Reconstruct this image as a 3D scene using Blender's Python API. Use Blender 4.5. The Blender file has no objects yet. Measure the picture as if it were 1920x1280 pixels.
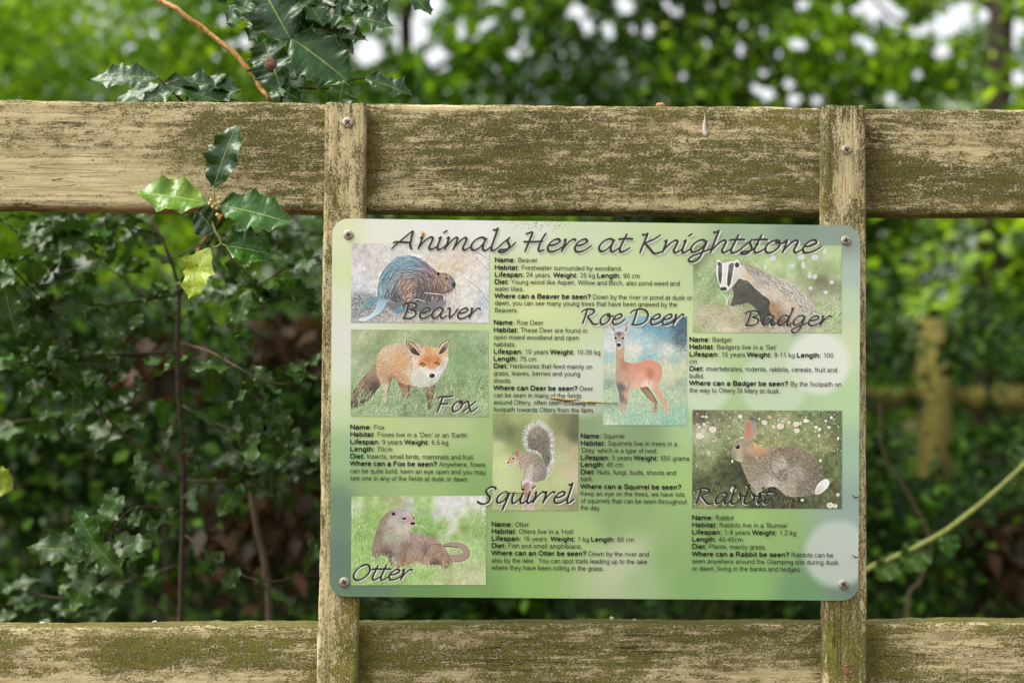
import bpy, math, random
import numpy as np
from mathutils import Vector, Matrix, Euler
SC = bpy.context.scene
COL = SC.collection
# ------------------------------------------------------------------ camera, sky, sun, exposure
CAM_LOC = Vector((0.0, -1.6, 0.90))
CAM_ROT = Euler((math.radians(92.8), 0.0, math.radians(-2.4)), 'XYZ')
cam = bpy.data.cameras.new('camera')
cam.lens = 50; cam.sensor_width = 36; cam.clip_start = 0.02; cam.clip_end = 2000
cam.dof.use_dof = True; cam.dof.focus_distance = 1.60; cam.dof.aperture_fstop = 3.1
camo = bpy.data.objects.new('camera', cam); COL.objects.link(camo)
camo.location = CAM_LOC; camo.rotation_euler = CAM_ROT
SC.camera = camo
SUN_EL, SUN_AZ = 56.0, -105.0      # azimuth clockwise from +Y: high on the left, a little in front of the fence
W = bpy.data.worlds.new('World'); SC.world = W; W.use_nodes = True
wn = W.node_tree.nodes; wl = W.node_tree.links
sky = wn.new('ShaderNodeTexSky'); sky.sky_type = 'NISHITA'; sky.sun_disc = False
sky.sun_elevation = math.radians(SUN_EL); sky.sun_rotation = math.radians(SUN_AZ)
sky.air_density = 1.0; sky.dust_density = 4.0; sky.ozone_density = 1.0
hsv = wn.new('ShaderNodeHueSaturation'); hsv.inputs['Saturation'].default_value = 0.10
wl.new(sky.outputs[0], hsv.inputs['Color']); wl.new(hsv.outputs[0], wn['Background'].inputs[0])
wn['Background'].inputs[1].default_value = 0.15
sun = bpy.data.lights.new('sun', 'SUN'); sun.energy = 1.4; sun.angle = math.radians(40); sun.color = (1, .94, .80)
suno = bpy.data.objects.new('sun', sun); COL.objects.link(suno)
_a, _e = math.radians(SUN_AZ), math.radians(SUN_EL)
_d = Vector((math.sin(_a)*math.cos(_e), math.cos(_a)*math.cos(_e), math.sin(_e)))
suno.rotation_euler = _d.to_track_quat('Z', 'Y').to_euler(); suno.location = (-8, -2, 9)
SC.view_settings.view_transform = 'Standard'; SC.view_settings.look = 'None'
SC.view_settings.exposure = 1.03; SC.view_settings.gamma = 1; SC.view_settings.use_curve_mapping = False
SC.cycles.use_denoising = True
SC.cycles.max_bounces = 6; SC.cycles.diffuse_bounces = 3; SC.cycles.glossy_bounces = 2
SC.cycles.transmission_bounces = 4; SC.cycles.transparent_max_bounces = 4
# ------------------------------------------------------------------ helpers
RM = CAM_ROT.to_matrix()
PXK = 36/50/1920
def at(px, py, Y=0.0):
    d = RM @ Vector(((px-960)*PXK, (640-py)*PXK, -1.0))
    return CAM_LOC + d*((Y-CAM_LOC.y)/d.y)
RMI = np.array(RM.transposed())
def proj(P):
    q = (np.asarray(P, float)-np.array(CAM_LOC)) @ RMI.T
    return 960+q[:, 0]/-q[:, 2]/PXK, 640-q[:, 1]/-q[:, 2]/PXK
def lin(c):
    c = np.asarray(c, float)/255.0
    return np.where(c <= .04045, c/12.92, ((c+.055)/1.055)**2.4)
def L3(r, g, b): return tuple(lin((r, g, b)))+(1.0,)
def empty(name, loc=(0, 0, 0), label=None, cat=None, group=None):
    o = bpy.data.objects.new(name, None); COL.objects.link(o); o.location = loc
    o.empty_display_size = .05
    return tag(o, label, cat, group)
def tag(o, label=None, cat=None, group=None, kind=None):
    for k, v in (('label', label), ('category', cat), ('group', group), ('kind', kind)):
        if v: o[k] = v
    return o
def base(o):
    v = Vector((0, 0, 0))
    while o: v = v+o.location; o = o.parent
    return np.array(v)
def mk(name, verts, faces, mat, parent=None, smooth=True, loc=None, uv=None, col=None, attr=None, label=None):
    """one mesh object from world coordinates; faces: list of tuples or an (n,k) array"""
    V = np.asarray(verts, np.float64)
    off = base(parent) if parent else np.zeros(3)
    lo = np.zeros(3)
    if loc is not None: lo = np.asarray(loc, float)-off
    V = V-off-lo
    me = bpy.data.meshes.new(name)
    if isinstance(faces, np.ndarray):
        n, k = faces.shape
        me.vertices.add(len(V)); me.vertices.foreach_set('co', V.astype(np.float32).ravel())
        me.loops.add(n*k); me.loops.foreach_set('vertex_index', faces.astype(np.int32).ravel())
        me.polygons.add(n); me.polygons.foreach_set('loop_start', np.arange(0, n*k, k, dtype=np.int32))
        me.update(calc_edges=True)
    else:
        me.from_pydata([tuple(v) for v in V], [], [tuple(f) for f in faces]); me.update()
    if smooth: me.polygons.foreach_set('use_smooth', np.ones(len(me.polygons), bool))
    if uv is not None:
        u = me.uv_layers.new(name='UVMap'); vi = np.zeros(len(me.loops), np.int32); me.loops.foreach_get('vertex_index', vi)
        u.data.foreach_set('uv', np.asarray(uv, np.float32)[vi].ravel())
    if col is not None:
        c = me.color_attributes.new('col', 'FLOAT_COLOR', 'POINT')
        C4 = np.ones((len(V), 4), np.float32); C4[:, :3] = col
        c.data.foreach_set('color', C4.ravel())
    if attr is not None:
        for kk, vv in attr.items():
            a = me.attributes.new(kk, 'FLOAT', 'POINT'); a.data.foreach_set('value', np.asarray(vv, np.float32))
    o = bpy.data.objects.new(name, me); COL.objects.link(o)
    if mat: me.materials.append(mat)
    if parent: o.parent = parent
    o.location = lo
    if label: o['label'] = label
    return o
def gridfaces(nr, nc, wrap=False):
    r = np.arange(nr-1)[:, None]; c = np.arange(nc if wrap else nc-1)[None, :]
    a = r*nc+c; b = r*nc+(c+1) % nc
    return np.stack([a, b, b+nc, a+nc], -1).reshape(-1, 4)
def crom(pts, n=8, closed=False):
    P = np.asarray(pts, float); N = len(P)
    if closed: idx = lambda i: P[i % N]
    else:
        A = np.vstack([2*P[0]-P[1], P, 2*P[-1]-P[-2]]); idx = lambda i: A[i+1]
    out = []; t = np.linspace(0, 1, n, endpoint=False)[:, None]
    for i in range(N if closed else N-1):
        p0, p1, p2, p3 = idx(i-1), idx(i), idx(i+1), idx(i+2)
        out.append(.5*((2*p1)+(p2-p0)*t+(2*p0-5*p1+4*p2-p3)*t*t+(3*p1-p0-3*p2+p3)*t**3))
    if not closed: out.append(P[-1:])
    return np.vstack(out)
def tube(pts, rad, n=8, sm=6, jit=0, seed=0):
    """verts, faces of a tapered tube through pts"""
    P = crom(pts, sm) if sm > 1 else np.asarray(pts, float)
    R = np.interp(np.linspace(0, 1, len(P)), np.linspace(0, 1, len(rad)), rad)
    rs = np.random.RandomState(seed)
    T = np.gradient(P, axis=0); T /= np.linalg.norm(T, axis=1)[:, None]+1e-12
    up = np.array([.13, .31, .94]); V = []
    for i in range(len(P)):
        a = np.cross(T[i], up); a /= np.linalg.norm(a)+1e-9; b = np.cross(T[i], a); up = np.cross(a, T[i])
        th = np.arange(n)*2*np.pi/n; r = R[i]*(1+jit*rs.uniform(-1, 1, n))
        V.append(P[i]+np.outer(np.cos(th)*r, a)+np.outer(np.sin(th)*r, b))
    V = np.vstack(V+[P[:1], P[-1:]]); m = len(P)*n
    F = [tuple(f) for f in gridfaces(len(P), n, True)]
    F += [(m, (k+1) % n, k) for k in range(n)]+[(m+1, m-n+k, m-n+(k+1) % n) for k in range(n)]
    return V, F
def merge(parts):
    V = []; F = []; o = 0
    for v, f in parts:
        V.append(np.asarray(v)); F += [tuple(int(i)+o for i in q) for q in f]; o += len(v)
    return np.vstack(V), F
# ------------------------------------------------------------------ material helpers
def newmat(name):
    m = bpy.data.materials.new(name); m.use_nodes = True
    nt = m.node_tree; return m, nt.nodes, nt.links, nt.nodes['Principled BSDF']
class NB:
    def __init__(s, nt): s.n, s.l = nt.nodes, nt.links
    def set(s, sock, v):
        if hasattr(v, 'links') or isinstance(v, bpy.types.NodeSocket): s.l.new(v, sock)
        else: sock.default_value = v
    def math(s, op, a, b=0.0, c=None, clamp=False):
        n = s.n.new('ShaderNodeMath'); n.operation = op; n.use_clamp = clamp
        s.set(n.inputs[0], a); s.set(n.inputs[1], b)
        if c is not None: s.set(n.inputs[2], c)
        return n.outputs[0]
    def mix(s, f, a, b, mode='MIX'):
        n = s.n.new('ShaderNodeMix'); n.data_type = 'RGBA'; n.blend_type = mode
        s.set(n.inputs[0], f); s.set(n.inputs[6], a); s.set(n.inputs[7], b); return n.outputs[2]
    def noise(s, vec, scale, detail=4, rough=.55, dist=0.0):
        n = s.n.new('ShaderNodeTexNoise'); s.l.new(vec, n.inputs['Vector'])
        n.inputs['Scale'].default_value = scale; n.inputs['Detail'].default_value = detail
        n.inputs['Roughness'].default_value = rough; n.inputs['Distortion'].default_value = dist
        return n.outputs['Fac']
    def obj(s, scale=(1, 1, 1), loc=(0, 0, 0), kind='Object'):
        t = s.n.new('ShaderNodeTexCoord'); m = s.n.new('ShaderNodeMapping')
        m.inputs['Scale'].default_value = scale; m.inputs['Location'].default_value = loc
        s.l.new(t.outputs[kind], m.inputs[0]); return m.outputs[0]
    def step(s, v, lo, hi):
        n = s.n.new('ShaderNodeMapRange'); n.interpolation_type = 'SMOOTHSTEP'
        s.set(n.inputs[0], v); n.inputs[1].default_value = lo; n.inputs[2].default_value = hi; return n.outputs[0]
    def attr(s, name, out='Fac'):
        n = s.n.new('ShaderNodeAttribute'); n.attribute_name = name; return n.outputs[out]
    def bump(s, h, strength, dist):
        n = s.n.new('ShaderNodeBump'); n.inputs['Strength'].default_value = strength; n.inputs['Distance'].default_value = dist
        s.l.new(h, n.inputs['Height']); return n.outputs[0]
def plain(name, rgb, rough=.6, noise=0.0, nscale=80, metal=0.0, spec=.5):
    m, n, l, b = newmat(name); q = NB(m.node_tree)
    b.inputs['Roughness'].default_value = rough; b.inputs['Metallic'].default_value = metal; b.inputs['Specular IOR Level'].default_value = spec
    c = L3(*rgb)
    if noise:
        f = q.noise(q.obj(), nscale, 5)
        d = tuple(x*(1-noise) for x in c[:3])+(1,); e = tuple(min(1, x*(1+noise)) for x in c[:3])+(1,)
        l.new(q.mix(q.step(f, .3, .7), d, e), b.inputs['Base Color'])
        l.new(q.bump(f, .4, .001), b.inputs['Normal'])
    else: b.inputs['Base Color'].default_value = c
    return m
# ------------------------------------------------------------------ ground
def mat_ground():
    m, n, l, b = newmat('leaf_litter'); q = NB(m.node_tree); v = q.obj()
    a = q.noise(v, 14, 6, .6); c = q.noise(v, 1.1, 3)
    col = q.mix(q.step(a, .35, .68), L3(38, 30, 20), L3(125, 85, 50))
    col = q.mix(q.step(c, .45, .62), col, L3(40, 55, 22))
    l.new(col, b.inputs['Base Color']); b.inputs['Roughness'].default_value = .9
    l.new(q.bump(a, .8, .03), b.inputs['Normal']); return m
_g = 45
_gx, _gy = np.meshgrid(np.linspace(-1, 1, _g), np.linspace(-1, 1, _g))
_gx = np.sign(_gx)*np.abs(_gx)**2.2*600; _gy = np.sign(_gy)*np.abs(_gy)**2.2*600
_gz = .06*np.sin(_gx*.9+1)*np.sin(_gy*.7)-.03
_gz = np.where(np.abs(_gy) < .9, _gz*0-.005, _gz)
tag(mk('ground', np.stack([_gx, _gy, _gz], -1).reshape(-1, 3), gridfaces(_g, _g), mat_ground()), 'brown leaf litter and dark soil under the hedge behind the fence', None, None, 'structure')
# ------------------------------------------------------------------ fence
def vnoise(x, seed, sc):
    rs = np.random.RandomState(seed); g = rs.uniform(-1, 1, 4000)
    t = np.asarray(x)*sc+500; i = np.floor(t).astype(int) % 3999; f = t-np.floor(t); f = f*f*(3-2*f)
    return g[i]*(1-f)+g[i+1]*f
def mat_wood(name, along, dark=1.0):
    m, n, l, b = newmat(name); q = NB(m.node_tree)
    st = lambda k: (1, k, k) if along == 'x' else (k, k, 1)
    grain = q.noise(q.obj(st(22)), 9, 8, .65)
    fine = q.noise(q.obj(st(10)), 75, 6, .7)
    streak = q.noise(q.obj(st(9), (2.3, .4, 1.1)), 16, 8, .7)
    speck = q.noise(q.obj(st(1.9)), 330, 4, .8)
    mid = q.noise(q.obj(st(2.2)), 55, 8, .72, .5)
    big = q.noise(q.obj(st(1.8)), 9, 5, .6)
    mask = q.attr('algae')
    pale = q.mix(q.step(grain, .3, .7), L3(174, 158, 114), L3(226, 210, 166))
    pale = q.mix(q.math('MULTIPLY', q.step(fine, .52, .72), .55), pale, L3(118, 102, 70))
    pale = q.mix(q.math('MULTIPLY', q.step(big, .48, .68), .45), pale, L3(146, 138, 92))
    pale = q.mix(q.math('MULTIPLY', q.step(speck, .58, .72), .35), pale, L3(110, 98, 62))
    alg = q.mix(q.step(mid, .35, .65), L3(48, 46, 18), L3(94, 89, 42))
    alg = q.mix(q.math('MULTIPLY', q.step(speck, .5, .68), .7), alg, L3(48, 44, 23))
    alg = q.mix(q.math('MULTIPLY', q.step(big, .45, .65), .5), alg, L3(108, 101, 54))
    alg = q.mix(q.attr('moss'), alg, q.mix(q.step(mid, .35, .65), L3(80, 80, 24), L3(134, 128, 48)))
    f = q.math('ADD', mask, q.math('MULTIPLY', q.math('SUBTRACT', speck, .5), 2.5))
    f = q.math('ADD', f, q.math('MULTIPLY', q.math('SUBTRACT', mid, .5), 1.9))
    f = q.math('ADD', f, q.math('MULTIPLY', q.math('SUBTRACT', streak, .5), 1.5))
    f = q.math('ADD', f, q.math('MULTIPLY', q.math('SUBTRACT', big, .5), .9))
    f = q.step(f, .28, .72)
    col = q.mix(f, pale, alg)
    fleck = q.noise(q.obj(st(1.7), (7, 3, 5)), 480, 3, .7)
    col = q.mix(q.math('MULTIPLY', q.step(fleck, .59, .65), .7), col, L3(204, 190, 150))
    def ridge(k, sc, off, w, msc, lo, hi):
        r = q.math('ABSOLUTE', q.math('SUBTRACT', q.noise(q.obj(st(k), off), sc, 3, .5, .6), .5))
        return q.math('MULTIPLY', q.step(r, w, w*.3), q.step(q.noise(q.obj((1, 1, 1), off), msc, 3), lo, hi))
    scr = ridge(2.5, 26, (1, 2, 3), .010, 16, .54, .62)
    col = q.mix(q.math('MULTIPLY', scr, .75), col, L3(208, 192, 148))
    dk = q.noise(q.obj(st(12), (3.1, 1.7, .4)), 24, 6, .7)
    dk = q.math('MAXIMUM', q.step(dk, .66, .74), ridge(26, 5, (5, 1, 2), .012, 7, .5, .6))
    col = q.mix(q.math('MULTIPLY', dk, .8), col, L3(48, 40, 26))
    l.new(col, b.inputs['Base Color']); b.inputs['Roughness'].default_value = .85; b.inputs['Specular IOR Level'].default_value = .25
    h = q.math('ADD', q.math('MULTIPLY', fine, .6), q.math('ADD', q.math('MULTIPLY', speck, .5), q.math('MULTIPLY', f, .25)))
    h = q.math('SUBTRACT', h, q.math('MULTIPLY', dk, .9))
    l.new(q.bump(h, .8, .0018), b.inputs['Normal'])
    return m
WOODX, WOODZ = mat_wood('weathered_rail_wood', 'x'), mat_wood('weathered_batten_wood', 'z')
def blobs(px, py, lst, v0):
    a = np.full(px.shape, float(v0))
    for x, y, rx, ry, v in lst:
        w = np.exp(-((px-x)/rx)**2-((py-y)/ry)**2); a = a+(v-a)*w
    return a
def plank(name, A, B, Yf, th, axis, mat, parent, seed, algae, a0, moss, n=420, nf=22, wob=.0012, label=None, edge=None, flat=()):
    """A, B: photo polylines of the two long edges (top/bottom or left/right), lying in plane Y=Yf"""
    rs = np.random.RandomState(seed)
    wa = np.array([at(x, y, Yf) for x, y in A]); wb = np.array([at(x, y, Yf) for x, y in B])
    ka, kb = (0, 2) if axis == 'x' else (2, 0)
    ia, ib = np.argsort(wa[:, ka]), np.argsort(wb[:, ka])
    lo, hi = max(wa[ia[0], ka], wb[ib[0], ka]), min(wa[ia[-1], ka], wb[ib[-1], ka])
    if axis == 'z': lo, hi = -.02, wa[:, 2].max()
    s = np.linspace(lo, hi, n)
    def ev(w, i):
        v = np.interp(s, w[i, ka], w[i, kb])
        if axis == 'z':
            sl = (w[i[-1], kb]-w[i[0], kb])/(w[i[-1], ka]-w[i[0], ka]); v = np.where(s < w[i[0], ka], w[i[0], kb]+sl*(s-w[i[0], ka]), v)
        return v
    ea = ev(wa, ia)+wob*(vnoise(s, seed, 14)*.8+vnoise(s, seed+1, 60)*.45+vnoise(s, seed+2, 220)*.3)
    eb = ev(wb, ib)+wob*(vnoise(s, seed+3, 14)*.6+vnoise(s, seed+4, 70)*.35)
    if edge is not None: ea = ea-edge(s)
    bev = .004
    # profile: (fraction across, depth) front from edge b to a, then round, back
    prof = [(0, bev, 0), (0, bev*.35, .3)]
    f = np.linspace(0, 1, nf)
    rows = []
    for k in range(n):
        W_ = ea[k]-eb[k]; sg = 1 if W_ > 0 else -1; b1 = bev*sg
        c = [(eb[k], th-.003), (eb[k], bev*1.2), (eb[k]+b1*.3, bev*.35)]
        c += [(eb[k]+b1+(W_-2*b1)*t, 0) for t in f]
        c += [(ea[k]-b1*.3, bev*.35), (ea[k], bev*1.2), (ea[k], th*.5), (ea[k], th-.003), (ea[k]-b1, th), (eb[k]+b1, th)]
        rows.append(c)
    R = np.array(rows)
    nz = np.zeros_like(R[:, :, 1]); nz[:, 3:3+nf] = wob*.5*rs.uniform(-1, 1, (n, nf))*.5
    V = np.zeros((n, R.shape[1], 3)); V[:, :, ka] = s[:, None]; V[:, :, kb] = R[:, :, 0]; V[:, :, 1] = Yf+R[:, :, 1]+nz
    if axis == 'z':        # ragged sawn top end
        r = np.random.RandomState(seed+9).uniform(-.0012, .0012, R.shape[1]); V[-1, :, 2] += r
    m = R.shape[1]; P = V.reshape(-1, 3)
    F = [tuple(q) for q in gridfaces(n, m, True)]+[tuple(range(m-1, -1, -1)), tuple((n-1)*m+i for i in range(m))]
    px, py = proj(P)
    al = blobs(px, py, algae, a0); mo = blobs(px, py, moss[0], moss[1])
    for fn in flat: al, mo = fn(P, px, py, al, mo)
    o = mk(name, P, F, mat, parent, True, None, attr={'algae': al, 'moss': np.clip(mo, 0, 1)}, label=label)
    o.data.polygons.foreach_set('use_smooth', np.ones(len(o.data.polygons), bool))
    o.data.set_sharp_from_angle(angle=math.radians(50)) if hasattr(o.data, 'set_sharp_from_angle') else None
    return o
YB, TB, TR = 0.0, 0.019, 0.040           # batten front plane, batten thickness, rail thickness
YR = YB+TB+.0015
fence = empty("wooden_fence", (at(1150, 700, YR).x, YR, 0),
    'weathered wooden rail fence patched with olive algae, carrying the animal sign', 'fence')
plank('rail', [(-700, 184), (0, 187), (300, 189), (600, 192), (900, 195), (1240, 198), (1540, 201), (1920, 206), (2600, 213)],
      [(-700, 384), (0, 389), (600, 395), (1000, 397), (1540, 400), (1920, 402), (2600, 405)], YR, TR, 'x', WOODX, fence, 11,
      [(520, 203, 26, 13, 1.1), (512, 200, 10, 5, .5), (1500, 214, 30, 14, .95), (100, 215, 160, 25, .12), (250, 240, 180, 18, .5), (60, 290, 90, 24, .34), (180, 330, 320, 70, -.02), (330, 215, 90, 14, .3), (330, 372, 120, 12, .34), (420, 250, 90, 60, .62), (520, 290, 95, 90, .78), (580, 220, 60, 30, .66),
       (470, 370, 60, 30, .5), (730, 300, 40, 80, .5), (700, 290, 16, 90, .95), (800, 260, 90, 30, .5), (880, 300, 90, 70, .78), (780, 340, 90, 40, .45), (760, 380, 80, 14, .25), (860, 203, 130, 8, -.3),
       (1000, 240, 200, 40, .72), (1000, 340, 120, 45, .8), (1180, 290, 140, 60, .66), (1250, 240, 80, 30, .42), (1400, 260, 120, 40, .55), (1380, 330, 130, 60, .74), (1500, 250, 60, 50, .6), (1480, 380, 200, 14, .35), (1640, 300, 24, 100, .9),  # narrow strips right of the battens paint their shadow along with damp
       (1700, 230, 100, 20, .6), (1770, 270, 110, 26, .3), (1720, 330, 100, 40, .86), (1850, 270, 80, 40, .35), (1850, 350, 120, 40, .78), (1200, 384, 300, 10, .4)], .62,
      ([(1500, 225, 120, 30, .6), (1000, 200, 250, 12, .35), (600, 215, 80, 30, .5), (1820, 390, 120, 14, .5), (700, 280, 40, 100, .5)], .12),
      label='top rail, bleached pale at its left end')
plank('rail', [(-700, 1168), (0, 1175), (300, 1173), (600, 1171), (1000, 1170), (1540, 1169), (1920, 1166), (2600, 1160)],
      [(-700, 1372), (0, 1374), (600, 1376), (1000, 1376), (1540, 1372), (1920, 1366), (2600, 1356)], YR, TR, 'x', WOODX, fence, 37,
      [(80, 1220, 140, 40, .42), (60, 1275, 140, 16, .2), (240, 1230, 60, 60, .8), (360, 1225, 110, 50, .88), (500, 1230, 90, 50, .72), (420, 1275, 160, 14, .12), (300, 1185, 250, 9, .3),
       (720, 1260, 60, 16, .05), (640, 1185, 60, 14, .4), (790, 1205, 110, 16, .35), (760, 1235, 80, 25, .85), (900, 1235, 120, 40, .72), (1000, 1205, 80, 24, .8), (1130, 1230, 120, 40, .7), (860, 1262, 40, 8, .1), (1120, 1190, 200, 14, .4), (1240, 1260, 100, 20, .5),
       (1380, 1200, 120, 26, .66), (1450, 1265, 120, 12, .08), (1420, 1230, 90, 20, .45), (1700, 1240, 90, 30, .85), (1800, 1210, 80, 26, .62), (1850, 1240, 120, 20, .3), (1760, 1200, 120, 16, .3), (1640, 1230, 20, 80, .9), (680, 1230, 14, 80, .95)], .62,  # strips right of both battens: damp, with the batten shadow painted in
      ([(1000, 1190, 400, 22, .6), (1800, 1180, 160, 14, .7), (600, 1230, 60, 60, .4), (1100, 1260, 300, 20, .4), (250, 1200, 300, 30, .6)], .38),
      label='lower rail, greener and darker than the top one',
      flat=[lambda P, px, py, al, mo: (np.where(P[:, 1] > YR+.003, .85, al), np.where(P[:, 1] > YR+.003, .45, mo))])
def batten(L_, R_, seed, alg, a0, moss, label):
    plank('batten', L_, R_, YB, TB, 'z', WOODZ, fence, seed, alg, a0, moss, n=300, nf=12, wob=.0009, label=label)
batten([(608, 193), (606, 400), (601, 800), (597, 1120), (593, 1280)], [(688, 193), (685, 400), (678, 800), (673, 1120), (670, 1280)], 51,
       [(645, 260, 30, 60, .2), (665, 340, 14, 90, .3), (625, 330, 14, 100, .55), (645, 205, 50, 14, .5), (612, 700, 12, 250, .45), (610, 900, 12, 60, .3), (600, 1000, 14, 100, .45), (660, 1140, 30, 60, .95), (650, 1220, 40, 60, .9), (605, 1150, 20, 60, .4), (640, 1260, 50, 30, .7)], .4,
       ([(660, 1150, 40, 60, 1.0), (650, 1240, 60, 60, .8), (605, 600, 10, 200, .4), (600, 1080, 30, 100, .5)], .1), 'batten on the left, mossy yellow green below the sign')
batten([(1543, 198), (1544, 400), (1545, 800), (1546, 1120), (1546, 1280)], [(1625, 199), (1625, 400), (1626, 800), (1627, 1120), (1628, 1280)], 77,
       [(1585, 215, 50, 25, .62), (1590, 330, 22, 60, -.15), (1586, 260, 16, 40, .1), (1552, 300, 14, 120, .72), (1615, 300, 12, 60, .55), (1610, 390, 14, 30, .7), (1620, 700, 12, 300, .3), (1570, 1180, 40, 60, .85), (1600, 1160, 14, 60, .5), (1590, 1240, 60, 40, .75)], .45,
       ([(1560, 1200, 40, 80, .9), (1590, 1140, 40, 30, .7), (1600, 1250, 40, 50, .6)], .08), 'batten on the right with a bare bleached streak')
# ------------------------------------------------------------------ screws
STEEL = plain('dull_steel', (176, 166, 148), .45, .35, 900, .75); RECESS_SHADE = plain('dark_recess', (40, 30, 22), .8)
def screw(px, py, Y, parent, dia=.0105, rot=.4):
    c = np.array(at(px, py, Y)); r = dia/2; n = 28; th = np.arange(n)*2*np.pi/n
    prof = [(r, .0), (r, -.0009), (r*.93, -.0014), (r*.6, -.0017), (r*.3, -.0018)]
    V = np.vstack([np.stack([c[0]+np.cos(th)*a, np.full(n, c[1]+d), c[2]+np.sin(th)*a], -1) for a, d in prof]+[[c+np.array([0, -.0018, 0])]])
    F = [tuple(q) for q in gridfaces(len(prof), n, True)]+[(len(prof)*n, (len(prof)-1)*n+k, (len(prof)-1)*n+(k+1) % n) for k in range(n)]
    s = mk('screw', V, F, STEEL, parent, loc=c)
    ring = [(.62, .13), (.2, .2)]
    pts = []
    for k in range(4):
        a = rot+k*np.pi/2
        for d, t in ((.56*r, -.16), (.62*r, 0), (.56*r, .16)): pts.append((d*np.cos(a+t*1.3), d*np.sin(a+t*1.3)))
        pts.append((.2*r*np.cos(a+np.pi/4), .2*r*np.sin(a+np.pi/4)))
    V = [(c[0]+x, c[1]-.00205, c[2]+z) for x, z in pts]+[(c[0], c[1]-.0019, c[2])]
    mk('cross_slot', V, [(16, (k+1) % 16, k) for k in range(16)], RECESS_SHADE, s, False)  # flat dark star, its colour standing for the shade inside the slot
    return s
screw(652, 230, YB, fence, .0122, .75); screw(1587, 281, YB, fence, .0115, .5)
# ------------------------------------------------------------------ the sign: panel, painted prints, lettering
YS = -0.0046                      # front face of the sign panel (it lies on the battens)
sign = empty('information_sign', tuple(at(1115, 1120, YS)), 'pale green aluminium wildlife sign with seven animal pictures screwed to two battens', 'sign')
ALB = 0.95
def idw(px, py, pts, p=3.0, soft=30.0):
    P = np.array([a[:2] for a in pts], float); C = np.array([a[2] for a in pts], float)
    num = np.zeros(px.shape+(3,)); den = np.zeros(px.shape)
    for (x, y), c in zip(P, C):
        w = 1/((px-x)**2+(py-y)**2+soft**2)**(p/2); num += w[..., None]*c; den += w
    return num/den[..., None]
def mat_print(name, rough=.42, dirt=False):
    m, n, l, b = newmat(name); q = NB(m.node_tree)
    col = q.attr('col', 'Color')
    if dirt:
        v = q.obj(); f = q.noise(v, 330, 4, .7); g = q.noise(v, 11, 4)
        k = q.math('ADD', q.math('MULTIPLY', q.attr('dirt'), .42), q.math('MULTIPLY', g, .2))
        k = q.step(q.math('ADD', f, k), 1.04, 1.09)
        col = q.mix(q.math('MULTIPLY', k, .65), col, L3(138, 128, 58))
        f2 = q.noise(q.obj((1, 1, 1), (4, 2, 1)), 420, 2)
        col = q.mix(q.math('MULTIPLY', q.step(f2, .73, .78), .5), col, L3(60, 62, 40))
        r = q.noise(v, 60, 5, .6); rr = q.math('ADD', q.math('MULTIPLY', r, .2), rough-.1)
        l.new(rr, b.inputs['Roughness'])
    else: b.inputs['Roughness'].default_value = rough
    l.new(col, b.inputs['Base Color']); b.inputs['Specular IOR Level'].default_value = .35
    return m
PRINT = mat_print('printed_panel', .42, True); PHOTO = mat_print('printed_picture', .42)
SGN = dict(TL=(623, 409.5), TR=(1613.5, 423), BR=(1609, 1125.5), BL=(618, 1117.5))
def sg(u, v):
    c = SGN
    x = (1-v)*((1-u)*c['TL'][0]+u*c['TR'][0])+v*((1-u)*c['BL'][0]+u*c['BR'][0])
    y = (1-v)*((1-u)*c['TL'][1]+u*c['TR'][1])+v*((1-u)*c['BL'][1]+u*c['BR'][1])
    return x, y
def atv(px, py, Y):
    px, py = np.asarray(px, float), np.asarray(py, float)
    d = np.stack([(px-960)*PXK, (640-py)*PXK, -np.ones_like(px)], -1) @ np.array(RM).T
    return np.array(CAM_LOC)+d*((Y-CAM_LOC.y)/d[..., 1])[..., None]
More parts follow.
